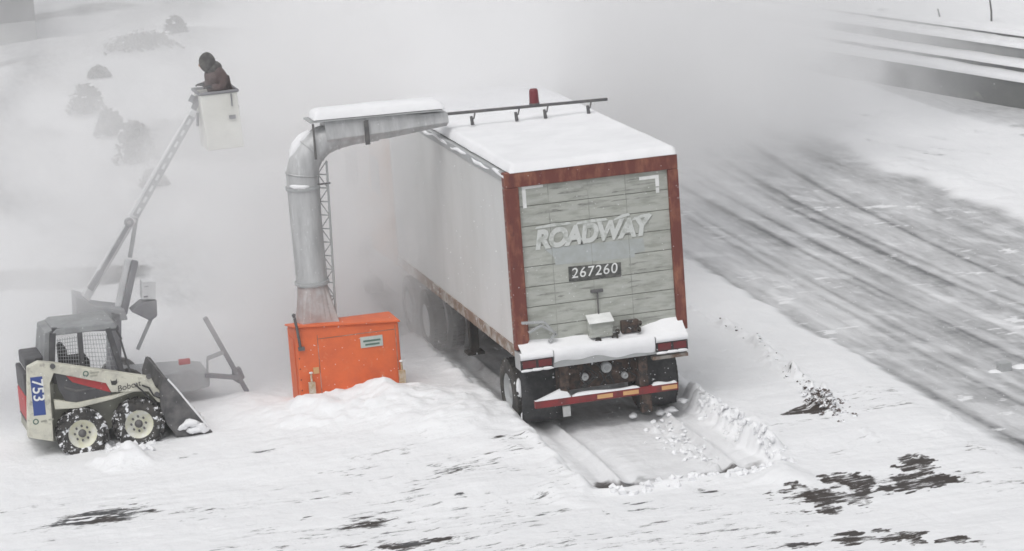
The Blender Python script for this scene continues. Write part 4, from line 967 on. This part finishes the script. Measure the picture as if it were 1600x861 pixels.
# ------------------------------------------------------------------ towable boom lift behind the loader
LY = 4.75
def B(px, py, y=LY): return PY(px, py, y)
lf_ = thing('boom_lift', (B(200, 600).x, LY, 0), 'towed grey and white boom lift with raised folding arm and basket', 'boom lift')
MB().prism([B(190, 590), B(300, 581), B(328, 583), B(328, 604), B(300, 612), B(232, 614), B(190, 600)], (0, .9, 0)).build('deck', 'liftgrey', lf_, bevel=.02)
MB().beam(B(320, 586), B(374, 590), .09, .07).build('tow_bar', 'liftdark', lf_, bevel=.01)
MB().prism([B(364, 578), B(376, 574), B(383, 590), B(374, 600), B(364, 594)], (0, .12, 0)).build('coupling', 'liftdark', lf_, bevel=.015)
MB().beam(B(320, 496), B(386, 612), .075, .075).build('outrigger', 'liftdark', lf_, bevel=.01)
MB().beam(B(324, 560), B(349, 550), .09, .05).beam(B(324, 560), B(324, 582), .03, .03).build('outrigger_bracket', 'liftgrey', lf_)
MB().box(tuple(B(280, 571, LY-.05)), tuple(B(296, 559, LY+.02))).build('tail_light', 'redpaint', lf_, bevel=.01)
for y in (LY+.15, LY+1.0):
    t_ = MB().lathe((B(200, 600).x, y, .33), (0, -1, 0), [(-.1, .19), (-.1, .3), (-.07, .33), (.07, .33), (.1, .3), (.1, .19)], 28).build('tyre', 'tyre', lf_)
    MB().lathe((B(200, 600).x, y, .33), (0, -1, 0), [(.08, .19), (.04, .15), (.04, .0001)], 20).build('rim', 'rail', t_)
MB().prism([B(118, 462), B(132, 466), B(146, 478), B(195, 484), B(200, 500), B(120, 508)], (0, .55, 0)).build('turret', 'liftgrey', lf_, bevel=.02)
MB().prism([B(172, 486), B(190, 490), B(190, 600), B(172, 600)], (.0, .45, 0)).build('pedestal', 'liftdark', lf_, bevel=.02)
YB = LY+.25
def BB(px, py): return PY(px, py, YB)
MB().beam(BB(128, 474), BB(207, 340), .16, .13).build('lower_boom', 'liftwhite', lf_, bevel=.015)
MB().beam(PY(142, 452, YB-.12), PY(200, 352, YB-.12), .05, .06).build('lift_cylinder', 'liftdark', lf_)
MB().beam(PY(140, 452, YB-.14), PY(158, 424, YB-.14), .10, .09).build('cylinder_barrel', 'liftdark', lf_, bevel=.01)
MB().beam(BB(203, 402), BB(213, 340), .06, .06).build('link_arm', 'liftgrey', lf_)
MB().beam(PY(193, 490, YB-.05), PY(211, 407, YB-.05), .13, .10).build('boom_rest', 'liftdark', lf_, bevel=.015)
MB().beam(PY(182, 488, YB), PY(200, 405, YB), .10, .09).build('boom_column', 'liftwhite', lf_, bevel=.015)
MB().lathe(PY(201, 347, YB-.14), (0, -1, 0), [(0, .075), (.05, .075), (.05, .035), (0, .035)], 16).build('knuckle_joint', 'liftdark', lf_)
ubm = MB().beam(BB(206, 338), BB(304, 172), .13, .13).build('upper_boom', 'liftwhite', lf_, bevel=.012)
MB().beam(PY(212, 338, YB-.08), PY(300, 182, YB-.08), .02, .11).build('boom_side_plate', 'liftgrey', ubm)
rnd = random.Random(3); sl_ = MB()
for k in range(9):
    u = (k+.5)/9; p_ = PY(212, 338, YB-.094).lerp(PY(300, 182, YB-.094), u); d_ = (PY(300, 182, YB-.094)-PY(212, 338, YB-.094)).normalized()
    sl_.beam(p_-d_*.05, p_+d_*.05, .004, .04)
sl_.build('boom_slot', 'liftwhite', ubm)
MB().beam(BB(298, 180), BB(312, 150), .10, .08).tube([BB(304, 150), BB(299, 160)], .06, 10).tube([PY(309, 176, YB-.1), PY(309, 197, YB-.1)], .022, 8).build('basket_joint', 'liftdark', lf_)
# control box and second outrigger to the right of the turret
MB().prism([B(222, 440), B(243, 440), B(243, 468), B(222, 468)], (0, .25, 0)).build('control_box', 'liftwhite', lf_, bevel=.01)
cbm = MB()
for a_, b_, c_, d_ in ((222, 239, 441, 443), (226, 232, 447, 448.5), (226, 234, 452, 453), (225, 231, 462, 465)):
    p_, q_ = B(a_, d_, LY-.006), B(b_, c_, LY-.006); cbm.box((p_.x, LY-.006, p_.z), (q_.x, LY-.002, q_.z))
cbm.build('panel_marking', 'liftdark', lf_)
MB().prism([B(205, 487), B(222, 473), B(245, 469), B(246, 494), B(236, 502)], (0, .3, 0)).build('outrigger_housing', 'liftdark', lf_, bevel=.015)
MB().beam(B(236, 498, LY+.1), B(215, 546, LY+.1), .05, .05).build('outrigger_leg', 'liftgrey', lf_)
# basket: tapered box, open on top, with a rim
r0, r1 = B(312, 152, LY), B(366, 139, LY); f0, f1 = B(319, 236, LY), B(384, 228, LY)
zr = (r0.z+r1.z)/2; zfl = (f0.z+f1.z)/2; bx0, bx1 = r0.x, r1.x+.03; fx0_, fx1_ = f0.x+.05, f1.x-.03
by_0, by_1 = LY-.05, LY+.60
def ring(x0, x1, z, t=0, ins=0): return [Vector((x0+ins, by_0+ins, z)), Vector((x1-ins, by_0+ins, z)), Vector((x1-ins, by_1-ins, z)), Vector((x0+ins, by_1-ins, z))]
o0, o1 = ring(fx0_, fx1_, zfl), ring(bx0, bx1, zr); i1, i0 = ring(bx0, bx1, zr, ins=.03), ring(fx0_, fx1_, zfl+.05, ins=.03)
bm_ = MB().add(o0+o1+i1+i0, [(3, 2, 1, 0)] + [(i, (i+1) % 4, 4+(i+1) % 4, 4+i) for i in range(4)] + [(4+i, 4+(i+1) % 4, 8+(i+1) % 4, 8+i) for i in range(4)] + [(8+i, 8+(i+1) % 4, 12+(i+1) % 4, 12+i) for i in range(4)] + [(12, 13, 14, 15)])
bsk = bm_.build('basket', 'basket', lf_, bevel=.02)
rmm = MB()
cs = ring(bx0-.01, bx1+.01, zr+.015)
for i in range(4): rmm.tube([cs[i], cs[(i+1) % 4]], .025, 8)
rmm.build('rim', 'liftdark', bsk)
MB().box((bx1-.16, by_0-.03, zr-.42), (bx1-.06, by_0-.004, zr-.36)).build('basket_latch', 'liftdark', bsk)
MB().tube([(bx1-.10, by_0-.02, zr-.02), (bx1-.10, by_0-.02, zr-.22)], .012, 6).build('hanging_strap', 'liftdark', bsk)

# ------------------------------------------------------------------ person in the basket, hunched in a hooded coat
def skin_obj(name, joints, edges, radii, m, parent, root=0, sub=2):
    me_ = bpy.data.meshes.new(name); inv = WM[parent.name].inverted()
    me_.from_pydata([tuple(inv @ Vector(j)) for j in joints], edges, []); o = bpy.data.objects.new(name, me_); COL.objects.link(o); o.parent = parent; WM[o.name] = WM[parent.name]
    me_.materials.append(M[m])
    o.modifiers.new('skin', 'SKIN'); 
    for i, v in enumerate(me_.skin_vertices[0].data):
        r_ = radii[i]; v.radius = (r_, r_) if not isinstance(r_, tuple) else r_; v.use_root = (i == root)
    s_ = o.modifiers.new('sub', 'SUBSURF'); s_.levels = sub; s_.render_levels = sub
    return o
pc = Vector(((bx0+bx1)/2-.03, LY+.25, zfl+.055))
pe = thing('person', pc, 'person in dark hooded coat hunched forward in the raised white basket', 'person')
hipz = zr-zfl-.24
J = {'pelvis': (.15, .02, hipz), 'waist': (.15, .0, hipz+.15), 'chest': (.07, -.03, hipz+.38), 'neck': (-.03, -.06, hipz+.53), 'head': (-.08, -.08, hipz+.62), 'crown': (-.085, -.08, hipz+.71),
     'shL': (.09, .17, hipz+.44), 'elL': (.02, .22, hipz+.24), 'wrL': (-.14, .12, hipz+.30), 'shR': (.09, -.22, hipz+.43), 'elR': (.12, -.27, hipz+.26), 'wrR': (-.08, -.27, hipz+.30),
     'hpL': (.14, .12, hipz-.03), 'knL': (.0, .13, hipz*.55), 'anL': (.10, .13, .09), 'toL': (-.03, .14, .03), 'hpR': (.14, -.10, hipz-.03), 'knR': (.0, -.10, hipz*.55), 'anR': (.10, -.10, .09), 'toR': (-.03, -.11, .03)}
R0 = {'pelvis': .14, 'waist': .13, 'chest': .15, 'neck': .055, 'head': .085, 'crown': .075, 'shL': .07, 'elL': .05, 'wrL': .03, 'shR': .07, 'elR': .05, 'wrR': .03,
      'hpL': .09, 'knL': .06, 'anL': .04, 'toL': .04, 'hpR': .09, 'knR': .06, 'anR': .04, 'toR': .04}
E_ = [('pelvis', 'waist'), ('waist', 'chest'), ('chest', 'neck'), ('neck', 'head'), ('head', 'crown'), ('chest', 'shL'), ('shL', 'elL'), ('elL', 'wrL'), ('chest', 'shR'), ('shR', 'elR'), ('elR', 'wrR'),
      ('pelvis', 'hpL'), ('hpL', 'knL'), ('knL', 'anL'), ('anL', 'toL'), ('pelvis', 'hpR'), ('hpR', 'knR'), ('knR', 'anR'), ('anR', 'toR')]
for s_ in ('L', 'R'):
    w0 = Vector(J['wr'+s_]); J['pm'+s_] = tuple(w0+Vector((-.05, 0, -.01))); R0['pm'+s_] = .03; E_.append(('wr'+s_, 'pm'+s_))
    for k, (dy_, ln) in enumerate(((-.03, .055), (-.01, .065), (.01, .06), (.03, .045))):
        a_ = w0+Vector((-.085, dy_, -.005)); b2 = a_+Vector((-ln*.5, 0, -.02)); 
        J['f%s%d' % (s_, k)] = tuple(a_); J['g%s%d' % (s_, k)] = tuple(b2); R0['f%s%d' % (s_, k)] = .010; R0['g%s%d' % (s_, k)] = .009
        E_ += [('pm'+s_, 'f%s%d' % (s_, k)), ('f%s%d' % (s_, k), 'g%s%d' % (s_, k))]
    J['th'+s_] = tuple(w0+Vector((-.05, .05 if s_ == 'R' else -.05, .0))); R0['th'+s_] = .011; E_.append(('pm'+s_, 'th'+s_))
names = list(J); idx = {k: i for i, k in enumerate(names)}
skin_obj('body', [pc+Vector(J[k]) for k in names], [(idx[a], idx[b]) for a, b in E_], [R0[k] for k in names], 'trouser', pe)
cj = ['pelvis', 'waist', 'chest', 'neck', 'shL', 'elL', 'wrL', 'shR', 'elR', 'wrR', 'hem']
J['hem'] = (.09, .02, hipz-.22); RC = {'pelvis': .20, 'waist': .21, 'chest': .225, 'neck': .13, 'shL': .125, 'elL': .095, 'wrL': .05, 'shR': .125, 'elR': .085, 'wrR': .05, 'hem': .19}
ci = {k: i for i, k in enumerate(cj)}
skin_obj('coat', [pc+Vector(J[k]) for k in cj], [(ci[a], ci[b]) for a, b in (('hem', 'pelvis'), ('pelvis', 'waist'), ('waist', 'chest'), ('chest', 'neck'), ('chest', 'shL'), ('shL', 'elL'), ('elL', 'wrL'), ('chest', 'shR'), ('shR', 'elR'), ('elR', 'wrR'))], [RC[k] for k in cj], 'coat', pe, 1)
hc = pc+Vector((-.065, -.07, hipz+.66))
MB().blob(hc, .125, .125, .155, 3, .06, 3).blob(hc+Vector((.08, .02, -.11)), .14, .15, .13, 7, .06, 3).build('hood', 'hood', pe)
fc = MB().blob(hc+Vector((-.085, .0, -.03)), .045, .055, .075, 1, .02, 2).blob(hc+Vector((-.13, .0, -.035)), .016, .014, .022, 1, 0, 1); fc.build('face', 'skin', pe)

# ------------------------------------------------------------------ frozen clods by the brown patch
rnd = random.Random(21); cl = MB()
for k in range(70):
    u = rnd.random()**.5; i = u*(len(ridge)-1); a_ = ridge[int(i)]; b_ = ridge[min(int(i)+1, len(ridge)-1)]; p_ = a_.lerp(b_, i-int(i))
    x, y = p_.x+rnd.gauss(0, .05), p_.y+rnd.gauss(0, .15); s_ = rnd.uniform(.010, .018+.016*u)
    cl.blob((x, y, gh(x, y)), s_*1.3, s_, s_*.8, k, .5, 1, False)
for k in range(170):
    u_ = rnd.random(); p_ = G(1262+55*u_+rnd.gauss(0, 9), 634+26*u_+rnd.gauss(0, 5)); s_ = .012+.035*rnd.random()**2; cl.blob((p_.x, p_.y, gh(p_.x, p_.y)+s_*.2), s_*1.6, s_, s_*.8, 200+k, .5, 1, False)
tag(cl.build('snow_clods', 'dirt'), 'snow dusted clods of brown earth along the ridge beside the lane', 'clods', kind='stuff')
lm = MB()
for k in range(150):
    y = rnd.uniform(-3.2, .4); x = LX1+.12+rnd.gauss(0, .07); s_ = .010+.038*rnd.random()**2; lm.blob((x, y, gh(x, y)+s_*.4), s_, s_, s_*rnd.uniform(.8, 1.7), 900+k, .55, 1, False)
for k in range(60):
    x = rnd.uniform(-1.1, 1.6); y = LY0-.22+rnd.gauss(0, .10); s_ = rnd.uniform(.02, .055); lm.blob((x, y, gh(x, y)+s_*.3), s_*1.2, s_, s_, 1200+k, .55, 1, False)
for k in range(70):
    y = rnd.uniform(-2.6, .1); x = .62+rnd.gauss(0, .16); s_ = rnd.uniform(.015, .045); lm.blob((x, y, gh(x, y)+s_*.4), s_, s_, s_*.7, 1400+k, .55, 1, False)
for k in range(60):
    p_ = G(rnd.uniform(165, 240), rnd.uniform(690, 712)); s_ = rnd.uniform(.02, .06); lm.blob((p_.x, p_.y, gh(p_.x, p_.y)+s_*.3), s_*1.2, s_, s_, 1900+k, .55, 1, False)
tag(lm.build('snow_lumps', 'snow'), 'small white lumps of broken snow along the lane edges', 'snow', kind='stuff')

# ------------------------------------------------------------------ falling flakes
rnd = random.Random(77); ff = MB()
for k in range(2600):
    p_ = Vector((rnd.uniform(-9, 6), rnd.uniform(-4, 1.5), rnd.uniform(.05, 5))); s_ = rnd.uniform(.003, .009)
    ff.add([p_+Vector((s_, 0, 0)), p_+Vector((-s_*.6, s_, 0)), p_+Vector((-s_*.6, -s_, 0)), p_+Vector((0, 0, s_*1.3))], [(0, 2, 1), (0, 1, 3), (1, 2, 3), (2, 0, 3)])
tag(ff.build('falling_snow', 'snow'), 'fine snowflakes drifting in the air around the trailer', 'snow', kind='stuff')

# ------------------------------------------------------------------ air: even haze, and the snow the blower throws up
def volbox(name, a, b_, label, cat):
    o = MB().box(a, b_).build(name, 'snow'); o.data.materials.clear(); tag(o, label, cat, kind='stuff'); return o
hz = volbox('haze', (-75, -60, -1.2), (100, 200, 14.0), 'thin even snow haze filling the air over the whole yard', 'haze')
vm = bpy.data.materials.new('haze'); vm.use_nodes = True; vm.node_tree.nodes.clear()
o_ = vm.node_tree.nodes.new('ShaderNodeOutputMaterial'); pv = vm.node_tree.nodes.new('ShaderNodeVolumePrincipled')
pv.inputs['Density'].default_value = .0010; pv.inputs['Color'].default_value = (.93, .935, .94, 1)
vm.node_tree.links.new(pv.outputs[0], o_.inputs['Volume']); hz.data.materials.append(vm)

cb_ = volbox('blowing_snow', (-16, 3.0, .0), (20, 74, 9), 'dense white cloud of blown snow round the truck cab and behind the trailer', 'snow cloud')
vm = bpy.data.materials.new('blown_snow'); vm.use_nodes = True; n = vm.node_tree; n.nodes.clear(); L = n.links
o_ = nd('ShaderNodeOutputMaterial'); pv = nd('ShaderNodeVolumePrincipled'); L.new(pv.outputs[0], o_.inputs['Volume'])
pv.inputs['Color'].default_value = (.988, .988, .991, 1); pv.inputs['Anisotropy'].default_value = 0.0
tc = nd('ShaderNodeTexCoord')
no = nd('ShaderNodeTexNoise'); no.inputs['Scale'].default_value = .34; no.inputs['Detail'].default_value = 4; no.inputs['Distortion'].default_value = 1.2; L.new(tc.outputs['Object'], no.inputs['Vector'])
BLOBS = [((-1.5, 9.8, 2.2), (4.2, 6.2, 4.2), .44), ((.2, 8.6, 4.9), (4.8, 5.2, 2.7), 1.15), ((-1.9, 7.8, .9), (3.0, 4.0, 2.3), .60), ((-4.6, 4.2, 4.3), (2.0, 1.6, 1.7), .35), ((2.5, 13, 3.5), (6, 8, 5), .30), ((-6.3, 5.7, 3.0), (6.0, 2.7, 5.4), .60),
         ((7.5, 26, 3.0), (9.8, 14, 8.0), .48), ((-2, 30, 2), (10, 18, 6), .03)]
tot = None
for c_, r_, s_ in BLOBS:
    v1 = nd('ShaderNodeVectorMath', operation='SUBTRACT'); L.new(tc.outputs['Object'], v1.inputs[0]); v1.inputs[1].default_value = c_
    v2 = nd('ShaderNodeVectorMath', operation='DIVIDE'); L.new(v1.outputs[0], v2.inputs[0]); v2.inputs[1].default_value = r_
    v3 = nd('ShaderNodeVectorMath', operation='LENGTH'); L.new(v2.outputs[0], v3.inputs[0])
    mr = nd('ShaderNodeMapRange'); mr.interpolation_type = 'SMOOTHSTEP'; mr.inputs[1].default_value = 1.0; mr.inputs[2].default_value = .15; mr.inputs[3].default_value = 0; mr.inputs[4].default_value = s_
    L.new(v3.outputs['Value'], mr.inputs[0])
    tot = mr.outputs[0] if tot is None else math_('ADD', tot, mr.outputs[0])
nm = nd('ShaderNodeMapRange'); nm.inputs[1].default_value = .38; nm.inputs[2].default_value = .64; nm.inputs[3].default_value = .04; nm.inputs[4].default_value = 2.3; L.new(no.outputs[0], nm.inputs[0])
L.new(math_('MULTIPLY', tot, nm.outputs[0]), pv.inputs['Density'])
cb_.data.materials.append(vm)
